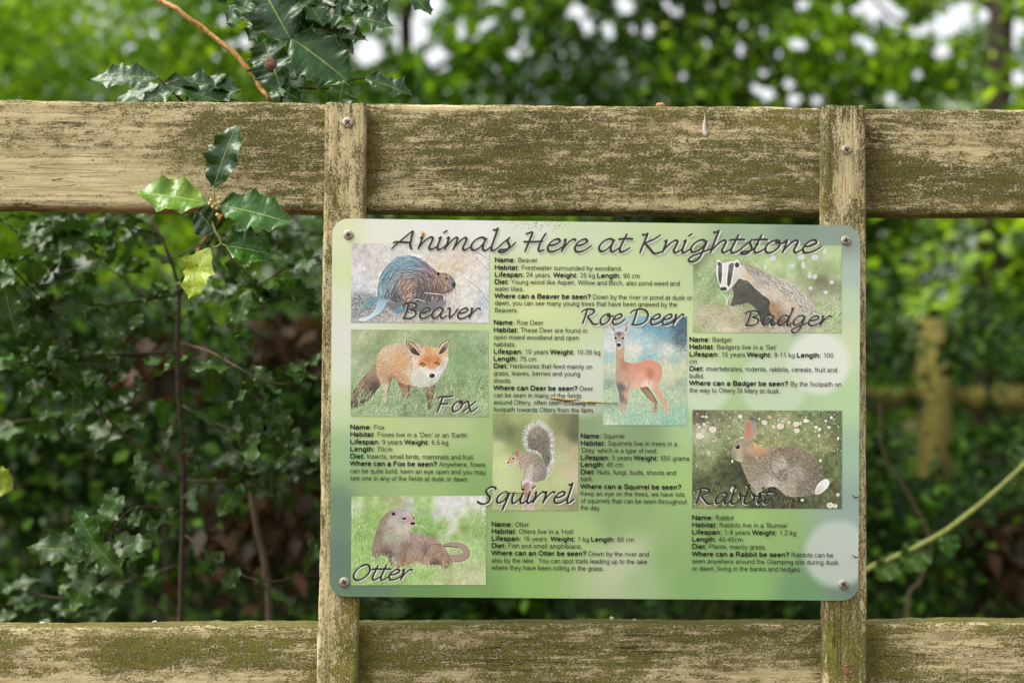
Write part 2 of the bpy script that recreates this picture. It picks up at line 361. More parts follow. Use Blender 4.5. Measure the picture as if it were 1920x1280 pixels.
SIGNBG = [(640,430,(225,230,190)),(660,520,(215,228,170)),(640,560,(225,235,205)),(640,620,(228,230,222)),(640,700,(225,232,215)),(640,760,(205,222,180)),(640,850,(155,190,140)),(640,950,(112,138,112)),(635,1050,(104,128,112)),(700,1110,(100,132,106)),
(720,430,(232,235,222)),(800,420,(235,236,232)),(900,430,(235,236,235)),(1000,430,(225,230,215)),(1100,430,(205,222,185)),(1250,440,(195,215,165)),(1400,440,(160,182,152)),(1500,440,(136,157,142)),(1590,440,(142,158,146)),(1600,520,(172,192,184)),(1590,560,(195,215,180)),
(1590,650,(205,222,180)),(1590,750,(185,215,165)),(1600,850,(162,192,166)),(1600,950,(148,172,160)),(1600,1000,(160,180,170)),(1600,1090,(112,132,118)),(1500,1110,(112,152,108)),(1400,1100,(140,185,110)),(1300,1100,(130,172,108)),(1200,1090,(160,185,135)),(1150,1060,(190,200,165)),
(1180,1040,(195,205,170)),(1100,1000,(170,195,130)),(1000,1080,(145,185,105)),(900,1110,(120,160,92)),(800,1110,(106,146,88)),(1150,980,(140,170,115)),(1250,1050,(140,175,110)),(1300,800,(175,205,150)),(1280,700,(190,215,160)),(1290,620,(205,225,165)),(1180,520,(205,225,165)),(1050,500,(210,226,175)),
(1000,560,(222,230,165)),(950,520,(205,222,165)),(920,560,(200,220,155)),(930,650,(190,215,150)),(1050,640,(205,222,165)),(1100,690,(215,225,200)),(1050,720,(205,215,195)),(1110,740,(200,212,190)),(1000,740,(185,205,165)),(1100,790,(136,162,118)),(1200,810,(136,162,118)),(1120,870,(138,168,112)),
(1270,900,(165,200,125)),(1200,960,(145,176,116)),(920,800,(165,190,130)),(920,700,(185,205,150)),(700,790,(190,212,145)),(780,850,(200,215,155)),(850,800,(185,205,145)),(860,880,(148,183,110)),(700,910,(152,182,122)),(800,915,(158,188,122)),(900,920,(136,172,108)),(930,980,(148,178,112)),(1000,1000,(165,190,125)),
(1450,1010,(148,183,112)),(1350,1000,(138,173,108)),(1400,970,(160,195,120))]  # print colours with the top-to-bottom light falloff and sky haze painted in
def sign_color(px, py):
    c = idw(px, py, SIGNBG, 3.4, 26)
    for x, y, r, k, a in ((1535,680,58,(232,236,227),.85),(1450,722,62,(210,225,198),.7),(1320,725,50,(214,228,206),.7),(1570,1038,62,(196,207,198),.85),(1470,560,40,(215,230,190),.3),(1090,720,60,(215,222,208),.6)):
        d = np.hypot(px-x, py-y); w = a*np.clip((r-d)/14+.5, 0, 1); c = c*(1-w[..., None])+np.array(k)*w[..., None]
    return c
def build_panel():
    H, Wd = 720.0, 991.0; rad = 30.0
    e = np.array([0, 1.2, 3, 6, 10, 15, 21, 27, 33]); vv = np.concatenate([e, np.linspace(40, H-40, 150), H-e[::-1]])/H*1.0
    nu = 220; us = np.linspace(0, 1, nu); P = []
    for v in vv:
        d = min(v, 1-v)*H; ins = 0 if d >= rad else rad-math.sqrt(max(0, rad**2-(rad-d)**2))
        u = (ins+us*(Wd-2*ins))/Wd; P.append(np.stack(sg(u, v), -1))
    P = np.array(P); nv = len(vv)
    px, py = P[..., 0], P[..., 1]
    rs = np.random.RandomState(4)
    X = atv(px, py, YS)
    col = lin(sign_color(px, py))*ALB
    dirt = np.exp(-((py-(416+.0135*(px-640)))/26)**2)*np.exp(-((px-1020)/200)**2)*.95+np.exp(-((1121-py)/16)**2)*(.75-.0*px)+np.exp(-((py-540)/70)**2-((px-1010)/60)**2)*.75+np.exp(-((py-1090)/60)**2-((px-800)/300)**2)*.35+np.exp(-((px-620)/12)**2)*.3
    nfr = nv*nu
    bx = X.copy(); bx[..., 1] = YS+.0036
    V = np.vstack([X.reshape(-1, 3), bx.reshape(-1, 3)])
    A = np.arange(nfr).reshape(nv, nu)
    loop = np.concatenate([A[0, :], A[1:, -1], A[-1, -2::-1], A[-2:0:-1, 0]])
    F = gridfaces(nv, nu); Fb = F[:, ::-1]+nfr
    S = np.stack([loop, np.roll(loop, -1), np.roll(loop, -1)+nfr, loop+nfr], -1)
    C = np.vstack([col.reshape(-1, 3), np.tile(lin((205, 208, 200)), (nfr, 1))])
    D = np.concatenate([dirt.ravel(), np.zeros(nfr)])
    o = mk('panel', V, np.vstack([F[:, ::-1], Fb[:, ::-1], S]), PRINT, sign, True, col=C, attr={'dirt': D})
    if hasattr(o.data, 'set_sharp_from_angle'): o.data.set_sharp_from_angle(angle=math.radians(40))
build_panel()
for x, y, r in ((653.5, 440.5, .3), (1586, 451, .15), (645.5, 1091, .5), (1581.5, 1095, .9)): screw(x, y, YS, sign, .0112, r)
# ---- a small numpy painter for the seven printed pictures
class Pic:
    def __init__(s, name, rect, scale, ox, oy, seed, ss=2.0):
        s.name = name; s.rect = rect; x0, y0 = rect[0]; s.ss = ss
        s.w = int(round(rect[1][0]-x0)); s.h = int(round(rect[3][1]-y0)); s.W, s.H = int(s.w*ss), int(s.h*ss)
        s.sc, s.ox, s.oy, s.x0, s.y0 = scale, ox, oy, x0, y0
        s.rs = np.random.RandomState(seed); s.C = np.zeros((s.H, s.W, 3))
        s.X, s.Y = np.meshgrid((np.arange(s.W)+.5), (np.arange(s.H)+.5))
        s.k = ss/scale                        # zoom px -> canvas px
    def c(s, pts):
        P = np.asarray(pts, float)
        return np.stack([(s.ox+P[..., 0]/s.sc-s.x0)*s.ss, (s.oy+P[..., 1]/s.sc-s.y0)*s.ss], -1)
    def field(s, pts, p=3.0, soft=12):
        Q = s.c([a[:2] for a in pts]); return idw(s.X, s.Y, [(q[0], q[1], a[2]) for q, a in zip(Q, pts)], p, soft)
    def bg(s, pts, p=3.0): s.C = s.field(pts, p, 16)
    def mask(s, pts, smooth=True, feather=1.0):
        Q = s.c(pts); Q = crom(Q, 6, True) if smooth else Q
        m = np.zeros((s.H, s.W), bool); n = len(Q)
        for i in range(n):
            (xa, ya), (xb, yb) = Q[i], Q[(i+1) % n]
            if ya == yb: continue
            c = ((ya > s.Y) != (yb > s.Y)) & (s.X < (xb-xa)*(s.Y-ya)/(yb-ya)+xa); m ^= c
        return s.blur(m.astype(float), feather)
    def disc(s, x, y, r, ry=None):
        q = s.c([(x, y)])[0]; rr = r*s.k; r2 = (ry or r)*s.k
        d = np.hypot((s.X-q[0])/rr, (s.Y-q[1])/r2); return np.clip((1-d)*max(rr, 1)+.5, 0, 1)
    def blur(s, a, r):
        if r <= 0: return a
        k = max(1, int(round(r))); 
        for _ in range(2):
            for ax in (0, 1):
                p = np.pad(a, [(k, k) if i == ax else (0, 0) for i in range(a.ndim)], mode='edge')
                cs = np.cumsum(p, axis=ax); cs = np.concatenate([np.zeros_like(np.take(cs, [0], ax)), cs], ax)
                n = a.shape[ax]
                a = (np.take(cs, np.arange(2*k+1, 2*k+1+n), ax)-np.take(cs, np.arange(n), ax))/(2*k+1)
        return a
    def fill(s, m, col, a=1.0):
        w = (m*a)[..., None]; s.C = s.C*(1-w)+np.asarray(col, float)*w
    def noise(s, cell, amp, m=None, oct=3, colamp=0.0):
        out = 0
        for o in range(oct):
            n = max(1.0, cell/2**o); gh, gw = int(s.H/n)+3, int(s.W/n)+3
            g = s.rs.uniform(-1, 1, (gh, gw, 3)); g = g.mean(-1, keepdims=True)*(1.7-colamp)+g*colamp
            y, x = s.Y/n, s.X/n; iy, ix = y.astype(int), x.astype(int); fy, fx = (y-iy)[..., None], (x-ix)[..., None]
            fy, fx = fy*fy*(3-2*fy), fx*fx*(3-2*fx)
            out = out+(g[iy, ix]*(1-fx)*(1-fy)+g[iy, ix+1]*fx*(1-fy)+g[iy+1, ix]*(1-fx)*fy+g[iy+1, ix+1]*fx*fy)/1.5**o
        d = out*amp; s.C = np.clip(s.C+(d if m is None else d*m[..., None]), 0, 255)
    def strokes(s, m, n, ln, ang, jit=.3, lum=30, alpha=.6, cols=None, thick=1, curve=0.0):
        """short brush hairs: ang(x,y) canvas angle (rad) or a number"""
        yy, xx = np.nonzero(m > .4)
        if len(yy) == 0: return
        i = s.rs.randint(0, len(yy), n); x, y = xx[i]+s.rs.rand(n), yy[i]+s.rs.rand(n)
        a = (ang(x, y) if callable(ang) else np.full(n, ang))+s.rs.normal(0, jit, n)
        L_ = ln*s.k*s.rs.uniform(.5, 1.3, n)
        base_ = s.C[yy[i], xx[i]]
        col = np.clip(base_+s.rs.normal(0, lum, (n, 1)), 0, 255) if cols is None else np.clip(np.asarray(cols, float)[s.rs.randint(0, len(cols), n)]+s.rs.normal(0, lum, (n, 1)), 0, 255)
        da = s.rs.normal(0, curve, n) if curve else np.zeros(n); st = int(max(2, L_.max()/.7))
        for t in np.linspace(0, 1, st):
            aa = a+da*t
            cx, cy = x+np.cos(aa)*L_*t, y+np.sin(aa)*L_*t
            for o in range(thick):
                ix, iy = (cx+o*.8).astype(int), cy.astype(int); ok = (ix >= 0) & (ix < s.W) & (iy >= 0) & (iy < s.H)
                al = alpha*(1-.5*t)
                s.C[iy[ok], ix[ok]] = s.C[iy[ok], ix[ok]]*(1-al)+col[ok]*al
    def line(s, pts, col, w=2.0, a=1.0):
        Q = crom(s.c(pts), 10); d = np.full((s.H, s.W), 1e9)
        ws = np.interp(np.linspace(0, 1, len(Q)), np.linspace(0, 1, len(np.atleast_1d(w))), np.atleast_1d(w))*s.k
        for i in range(len(Q)-1):
            p, v = Q[i], Q[i+1]-Q[i]; t = np.clip(((s.X-p[0])*v[0]+(s.Y-p[1])*v[1])/(v@v+1e-9), 0, 1)
            d = np.minimum(d, np.hypot(s.X-p[0]-t*v[0], s.Y-p[1]-t*v[1])-ws[i]*.5)
        m = np.clip(.5-d, 0, 1); s.fill(m, col, a); return m
    def build(s, what):
        r = s.rect; nx, ny = int(s.w*1.5), int(s.h*1.5)
        u, v = np.meshgrid(np.linspace(0, 1, nx), np.linspace(0, 1, ny))
        x = (1-v)*((1-u)*r[0][0]+u*r[1][0])+v*((1-u)*r[3][0]+u*r[2][0]); y = (1-v)*((1-u)*r[0][1]+u*r[1][1])+v*((1-u)*r[3][1]+u*r[2][1])
        s.C = np.clip(s.C+1.1*(s.C-s.blur(s.C, 3))+.12*(s.C-s.blur(s.C, 12)), 0, 255); B = s.blur(s.C, 1); B = B*.15+s.C*.85; B = B*.9+B.mean(-1, keepdims=True)*.1; B = B*.93+16  # last steps grey and lift the print, painting in a pale haze
        fx, fy = u*(s.W-1), v*(s.H-1); ix, iy = np.minimum(fx.astype(int), s.W-2), np.minimum(fy.astype(int), s.H-2); a, b = (fx-ix)[..., None], (fy-iy)[..., None]
        c = B[iy, ix]*(1-a)*(1-b)+B[iy, ix+1]*a*(1-b)+B[iy+1, ix]*(1-a)*b+B[iy+1, ix+1]*a*b
        X = atv(x, y, YS-.0003)
        return mk('picture', X.reshape(-1, 3), gridfaces(ny, nx)[:, ::-1], PHOTO, sign, False, col=(lin(np.clip(c, 0, 255))*ALB).reshape(-1, 3), label=what)
def rect(x0, y0, x1, y1, d=1.5): return [(x0, y0), (x1, y0+d), (x1-.5, y1+d*.6), (x0-1, y1)]
T = math.radians
def grow(P, c, f): P = np.asarray(P, float); c = np.asarray(c, float); return c+(P-c)*f
def beaver():
    s = Pic('beaver', rect(659, 456, 917, 604.5), 5.82, 620, 400, 1)
    s.bg([(300,360,(205,200,200)),(300,430,(208,203,200)),(500,380,(220,216,214)),(600,430,(222,220,215)),(900,400,(226,224,218)),(1200,420,(224,218,206)),(1650,420,(226,224,218)),(300,650,(228,227,228)),(480,600,(214,208,204)),(1500,650,(232,228,218)),(1250,600,(222,207,176)),(1420,560,(222,208,180)),
          (1650,750,(228,226,222)),(300,800,(222,226,230)),(450,800,(228,228,230)),(300,900,(150,156,160)),(400,950,(128,140,146)),(300,1050,(160,165,168)),(600,1080,(170,168,165)),(700,1170,(196,192,194)),(900,1120,(200,196,190)),(1200,1000,(205,200,190)),(1500,950,(232,228,220)),(1400,1100,(222,217,208)),(1680,1150,(220,218,222)),(1690,950,(190,205,215)),(1100,1020,(160,156,150))])
    top = s.mask([(228,325),(1727,325),(1727,880),(228,860)], False)
    s.strokes(top, 1500, 70, T(80), .35, 16, .35); s.noise(16, 12)
    low = s.mask([(228,870),(780,900),(1300,960),(1727,920),(1727,1195),(228,1195)], False)
    s.strokes(low, 1500, 34, T(-25), .8, 46, .7); s.strokes(s.mask([(228,880),(620,880),(780,1000),(1050,980),(1100,1050),(700,1120),(228,1120)], False), 600, 40, T(-20), .7, 20, .7, [(80,85,88),(60,66,70),(120,130,135),(205,205,205)])
    s.strokes(low, 160, 14, T(10), .8, 15, .8, [(70,70,72),(90,85,80),(245,242,238)])
    for p in ([(1580,480),(1640,530),(1720,610)],[(1610,420),(1700,480)],[(1460,700),(1600,800),(1720,960)],[(1590,500),(1600,470)]): s.line(p, (140,138,145), 6, .7)
    s.fill(s.blur(s.mask([(640,960),(1000,930),(1250,940),(1180,1040),(760,1080),(620,1010)]), 4), (100,104,108), .75)
    s.fill(s.mask([(610,905),(612,980),(565,1060),(485,1120),(390,1170),(330,1172),(318,1145),(420,1110),(490,1040),(515,950),(530,895)]), s.field([(350,1150,(215,226,232)),(470,1080,(196,216,226)),(560,980,(170,200,215)),(580,920,(120,165,182))]))
    s.line([(330,1172),(390,1172),(485,1124),(565,1064),(612,985)], (110,130,140), 5, .7)
    s.fill(s.mask([(360,985),(430,930),(520,900),(545,925),(490,985),(400,1010)]), (110,158,172), .75)
    m = s.mask([(520,905),(522,800),(548,680),(610,580),(690,500),(780,464),(880,461),(960,488),(1050,540),(1120,598),(1180,640),(1250,645),(1320,680),(1360,740),(1355,790),(1320,840),(1240,862),(1235,925),(1205,940),(1120,890),(1080,955),(960,930),(880,960),(800,985),(720,965),(620,935)])
    s.fill(m, s.field([(800,485,(140,176,196)),(900,480,(128,160,178)),(690,520,(130,176,196)),(700,600,(104,148,166)),(880,580,(112,156,174)),(600,680,(110,156,176)),(580,780,(120,150,165)),(640,760,(118,148,160)),(1000,540,(118,124,140)),(1050,620,(140,112,114)),(900,700,(112,104,110)),(980,690,(120,100,102)),
        (790,740,(170,130,116)),(840,820,(188,136,116)),(820,880,(150,110,95)),(1000,780,(96,86,86)),(940,860,(72,66,68)),(1150,720,(152,116,100)),(1250,720,(172,130,104)),(1240,790,(150,112,92)),(1310,700,(140,130,136)),(1200,830,(120,90,80)),(545,860,(130,168,184)),(640,880,(96,108,118)),(720,930,(72,74,80)),(1100,860,(96,82,80)),(1200,900,(105,90,85))], 3, 6))
    cx, cy = s.c([(880,860)])[0]
    s.strokes(m, 3000, 62, lambda x, y: np.arctan2(y-cy, x-cx)+np.pi/2+.15, .25, 34, .6)
    s.strokes(m, 500, 62, lambda x, y: np.arctan2(y-cy, x-cx)+np.pi/2+.15, .25, 8, .7, [(52,48,56),(190,195,200),(60,60,70)])
    s.line([(1290,842),(1240,862),(1225,880)], (60,50,50), 10, .8)
    s.fill(s.disc(1175,655,17,20), (38,34,40)); s.fill(s.disc(1264,705,13,9), (36,30,32)); s.line([(1235,690),(1290,722)], (60,50,50), 5, .8)
    s.fill(s.disc(1345,772,20,30), (60,60,70)); s.line([(1350,805),(1310,835),(1260,845)], (70,55,55), 7, .8)
    s.line([(1030,862),(1130,870),(1230,885),(1238,935)], (196,206,208), 9, .95)
    for p in ([(830,910),(880,860)],[(860,900),(930,870)],[(840,950),(890,920)],[(900,940),(960,930),(1030,960)]): s.line(p, (200,195,170), 9, .8)
    s.fill(s.mask([(720,1040),(790,1010),(800,1060),(740,1085),(705,1075)]), (96,150,172), .9)
    return s.build('printed photo of a beaver')
GRASS = [(205,222,170),(120,155,95),(180,205,150),(95,130,75),(150,185,115)]
def fox():
    s = Pic('fox', rect(658.5, 617.5, 916, 780), 4, 640, 600, 2)
    s.bg([(150,120,(178,192,140)),(400,110,(160,178,122)),(600,90,(172,192,142)),(750,120,(150,172,118)),(900,110,(150,178,125)),(1080,150,(168,192,148)),(150,300,(168,187,142)),(230,230,(150,168,118)),(900,350,(132,168,112)),(1050,450,(138,172,118)),(1000,260,(150,182,130)),(200,500,(150,180,130)),(500,600,(140,165,125)),(1000,650,(165,185,130)),(300,700,(172,192,152)),(700,700,(150,168,130)),(850,600,(145,165,115)),(560,560,(110,135,95))])
    s.noise(40, 16); low = s.mask([(70,420),(1110,400),(1110,725),(70,725)], False); up = s.mask([(70,70),(1110,70),(1110,430),(70,430)], False)
    s.strokes(up, 900, 60, T(-65), .5, 14, .35); s.strokes(low, 1500, 60, T(-60), .7, 6, .55, GRASS)
    s.strokes(s.disc(1050,215,40,44), 40, 30, T(-60), .6, 10, .5, [(86,105,80),(110,130,95)])
    tail = s.mask([(265,330),(205,390),(150,450),(95,530),(72,585),(70,640),(130,642),(200,602),(262,530),(298,465)])
    s.fill(tail, s.field([(230,380,(168,140,108)),(150,470,(165,138,105)),(100,560,(120,98,72)),(90,620,(78,68,54)),(190,580,(72,64,52)),(250,500,(78,68,54)),(200,480,(120,98,75))])); s.strokes(tail, 900, 36, T(128), .25, 26, .6)
    far = s.mask([(430,450),(520,470),(512,540),(494,585),(470,575),(452,520)]); s.fill(far, s.field([(450,460,(130,95,65)),(490,540,(165,125,88))])); s.line([(505,490),(512,540),(498,580)], (80,62,48), 8, .8)
    fl = s.mask([(625,478),(704,474),(696,560),(686,640),(656,665),(648,600),(633,540)]); s.fill(fl, s.field([(650,490,(176,130,90)),(690,500,(120,88,62)),(660,580,(110,80,56)),(665,650,(62,52,42))])); s.strokes(fl, 250, 24, T(95), .2, 22, .6)
    b = s.mask([(265,330),(283,250),(330,200),(400,178),(480,170),(540,180),(600,200),(650,470),(560,490),(520,482),(460,470),(400,432),(382,432),(362,480),(346,560),(340,612),(312,612),(322,540),(300,470),(272,400)])
    s.fill(b, s.field([(400,188,(218,192,164)),(500,185,(205,175,145)),(330,250,(228,194,156)),(290,330,(205,165,125)),(450,290,(224,170,116)),(400,380,(218,162,112)),(520,400,(228,204,174)),(300,300,(212,176,136)),(345,500,(218,204,184)),(330,580,(205,190,170)),(310,440,(200,160,125)),(580,460,(205,205,190)),(480,440,(200,150,105)),(380,440,(150,110,80))]))
    s.strokes(b, 2200, 30, T(140), .4, 22, .5); s.line([(378,440),(362,480),(350,540)], (96,74,56), 7, .7)
    ch = s.mask([(540,270),(545,350),(520,420),(545,480),(640,494),(706,474),(742,420),(790,340),(800,270),(700,240)]); s.fill(ch, s.field([(560,380,(226,218,198)),(600,460,(205,205,188)),(680,470,(190,192,176)),(740,400,(210,212,198)),(640,440,(220,220,206))])); s.strokes(ch, 700, 30, T(100), .4, 16, .5)
    h = s.mask([(488,160),(505,155),(560,182),(600,205),(660,197),(722,206),(760,166),(800,143),(812,158),(803,230),(798,282),(772,350),(732,402),(692,438),(660,432),(618,392),(568,352),(545,300),(545,262),(513,222)])
    s.fill(h, s.field([(650,225,(228,158,104)),(610,230,(232,190,150)),(700,220,(232,180,135)),(650,300,(214,124,60)),(600,320,(216,134,76)),(720,300,(216,134,72)),(566,310,(236,222,200)),(785,290,(228,212,190)),(640,390,(238,234,224)),(600,368,(230,224,208)),(735,372,(214,218,212)),(720,390,(225,224,214)),(530,190,(196,172,138)),(795,185,(200,180,150)),(685,350,(224,150,98)),(685,385,(238,228,212)),(560,260,(222,190,150)),(780,240,(215,180,140))], 3.5, 4))
    s.strokes(h, 900, 18, lambda x, y: np.arctan2(y-s.c([(680,400)])[0][1], x-s.c([(680,400)])[0][0]), .3, 18, .5)
    s.fill(s.mask([(500,166),(545,200),(592,258),(545,252),(512,216)]), s.field([(520,190,(150,135,105)),(550,235,(62,54,44)),(580,252,(84,70,56))])); s.fill(s.mask([(802,160),(765,190),(733,248),(765,240),(797,205)]), s.field([(790,180,(170,155,125)),(760,220,(92,82,68)),(745,240,(84,72,60))]))
    for p in ([(494,200),(490,162),(502,155),(550,180),(596,240)],[(735,200),(760,168),(803,145),(808,165)]): s.line(p, (62,46,36), 6, .85)
    for x, y in ((616,333),(721,326)):
        s.line([(x-24,y-6),(x,y-16),(x+20,y+4)], (70,40,24), 7, .85); s.fill(s.disc(x,y,15,13), (60,44,24)); s.fill(s.disc(x,y,11,10), (206,160,66)); s.fill(s.disc(x+1,y-1,5,6), (34,26,16))
    s.line([(650,424),(690,438),(712,424)], (130,120,104), 4, .5); s.fill(s.disc(683,412,21,17), (48,44,42)); s.fill(s.disc(678,405,7,4), (120,116,116))
    g = s.mask([(70,560),(1110,520),(1110,725),(70,725)], False); s.strokes(g, 620, 76, T(-70), .5, 6, .75, GRASS, curve=.5); s.noise(3, 8, None, 1)
    return s.build('printed photo of a fox')
def deer():
    s = Pic('deer', rect(1132, 592, 1288, 796.5, 1.0), 4.8, 900, 590, 3)
    s.bg([(1150,60,(190,205,170)),(1130,30,(160,170,110)),(1200,150,(205,220,225)),(1400,150,(170,205,220)),(1500,100,(96,166,192)),(1650,150,(92,162,192)),(1750,60,(72,136,162)),(1820,150,(66,96,116)),(1800,230,(72,106,126)),(1840,60,(60,90,110)),(1500,250,(175,210,220)),(1150,280,(225,230,225)),(1400,310,(240,235,210)),(1700,320,(235,235,215)),(1840,330,(190,200,190)),(1150,400,(150,200,200)),(1500,400,(140,190,195)),(1750,400,(150,190,190)),(1150,470,(220,225,180)),(1700,480,(230,230,180)),(1830,450,(215,220,170)),
          (1150,560,(185,200,175)),(1750,560,(215,220,170)),(1150,620,(126,160,136)),(1800,620,(150,180,150)),(1150,700,(185,215,165)),(1400,720,(185,215,165)),(1800,720,(190,215,170)),(1200,850,(160,200,160)),(1500,850,(168,203,163)),(1800,850,(150,200,160)),(1150,970,(210,225,195)),(1400,960,(150,205,180)),(1700,960,(130,200,175))])
    s.C = s.C*.86+s.C.mean(-1, keepdims=True)*.08+13
    s.strokes(s.mask([(1720,100),(1863,40),(1863,330),(1790,300),(1740,200)], False), 260, 22, T(60), 1.2, 22, .6, [(52,76,90),(90,120,140),(44,60,70)])
    gr = s.mask([(1110,640),(1865,640),(1865,995),(1110,995)], False); s.strokes(gr, 1500, 20, T(-80), .6, 8, .5, [(232,240,190),(120,180,135),(205,230,170),(150,205,165),(110,165,125)]); s.noise(10, 9)
    hl = s.mask([(1440,648),(1505,640),(1560,715),(1600,790),(1592,850),(1572,875),(1552,850),(1568,800),(1500,735)]); s.fill(hl, s.field([(1460,665,(150,128,88)),(1530,740,(172,138,98)),(1580,820,(186,130,96)),(1575,865,(200,120,100))])); s.line([(1500,650),(1560,720),(1595,790)], (92,82,58), 8, .8)
    b = s.mask([(1230,285),(1300,290),(1300,400),(1335,428),(1420,430),(1500,404),(1575,415),(1628,455),(1642,520),(1626,590),(1606,640),(1644,720),(1692,805),(1694,870),(1690,900),(1668,880),(1640,790),(1580,700),(1540,650),(1500,640),(1440,652),(1370,665),(1342,672),(1334,760),(1318,850),(1300,860),(1302,760),(1290,860),(1270,865),(1262,760),(1243,660),(1224,580),(1230,450)])
    s.fill(b, s.field([(1265,330,(204,168,132)),(1245,450,(200,165,130)),(1290,450,(188,135,98)),(1265,550,(192,162,142)),(1400,470,(226,150,122)),(1560,440,(232,150,122)),(1600,520,(226,158,128)),(1540,520,(210,128,98)),(1450,560,(236,170,140)),(1400,640,(236,182,152)),(1500,620,(244,210,188)),(1275,650,(112,106,104)),(1285,740,(130,115,110)),(1322,720,(220,165,138)),(1330,610,(205,170,150)),(1310,560,(215,155,125)),(1620,690,(230,165,135)),(1670,800,(225,168,138)),(1285,840,(200,165,145))], 3.4, 4))
    s.strokes(b, 1300, 14, T(110), .4, 14, .5); s.line([(1335,660),(1345,610),(1310,560)], (150,110,90), 6, .5); s.line([(1520,470),(1530,560),(1520,620)], (196,116,90), 10, .4)
    for e in ([(1216,172),(1186,125),(1176,82),(1192,84),(1212,112),(1230,152)],[(1284,158),(1304,102),(1332,68),(1342,108),(1322,158),(1300,172)]): s.fill(s.mask(e), (205,198,196)); s.line([e[1], e[2]], (96,88,92), 5, .8)
    for e in ([(1200,140),(1196,108),(1214,140)],[(1306,145),(1328,96),(1322,140)]): s.fill(s.mask(e), (128,112,112), .9)
    hd = s.mask([(1208,172),(1250,152),(1300,166),(1302,215),(1290,275),(1265,304),(1242,302),(1228,270),(1216,225)]); s.fill(hd, s.field([(1250,175,(120,112,110)),(1225,190,(186,160,145)),(1290,190,(190,168,152)),(1250,225,(170,158,155)),(1250,250,(200,205,212)),(1240,292,(225,230,236)),(1285,260,(190,175,165)),(1225,250,(170,155,145))], 3.4, 3)); s.strokes(hd, 150, 12, T(80), .5, 20, .5)
    for x in (1222, 1288): s.fill(s.disc(x,210,12,10), (26,26,34))
    s.fill(s.disc(1250,270,20,15), (34,42,54)); s.line([(1232,285),(1250,296),(1270,284)], (70,76,84), 5, .8)
    s.strokes(s.mask([(1110,800),(1865,800),(1865,995),(1110,995)], False), 420, 30, T(-80), .6, 8, .7, [(225,238,190),(110,175,135),(190,225,165),(140,205,170)])
    return s.build('printed photo of a roe deer')
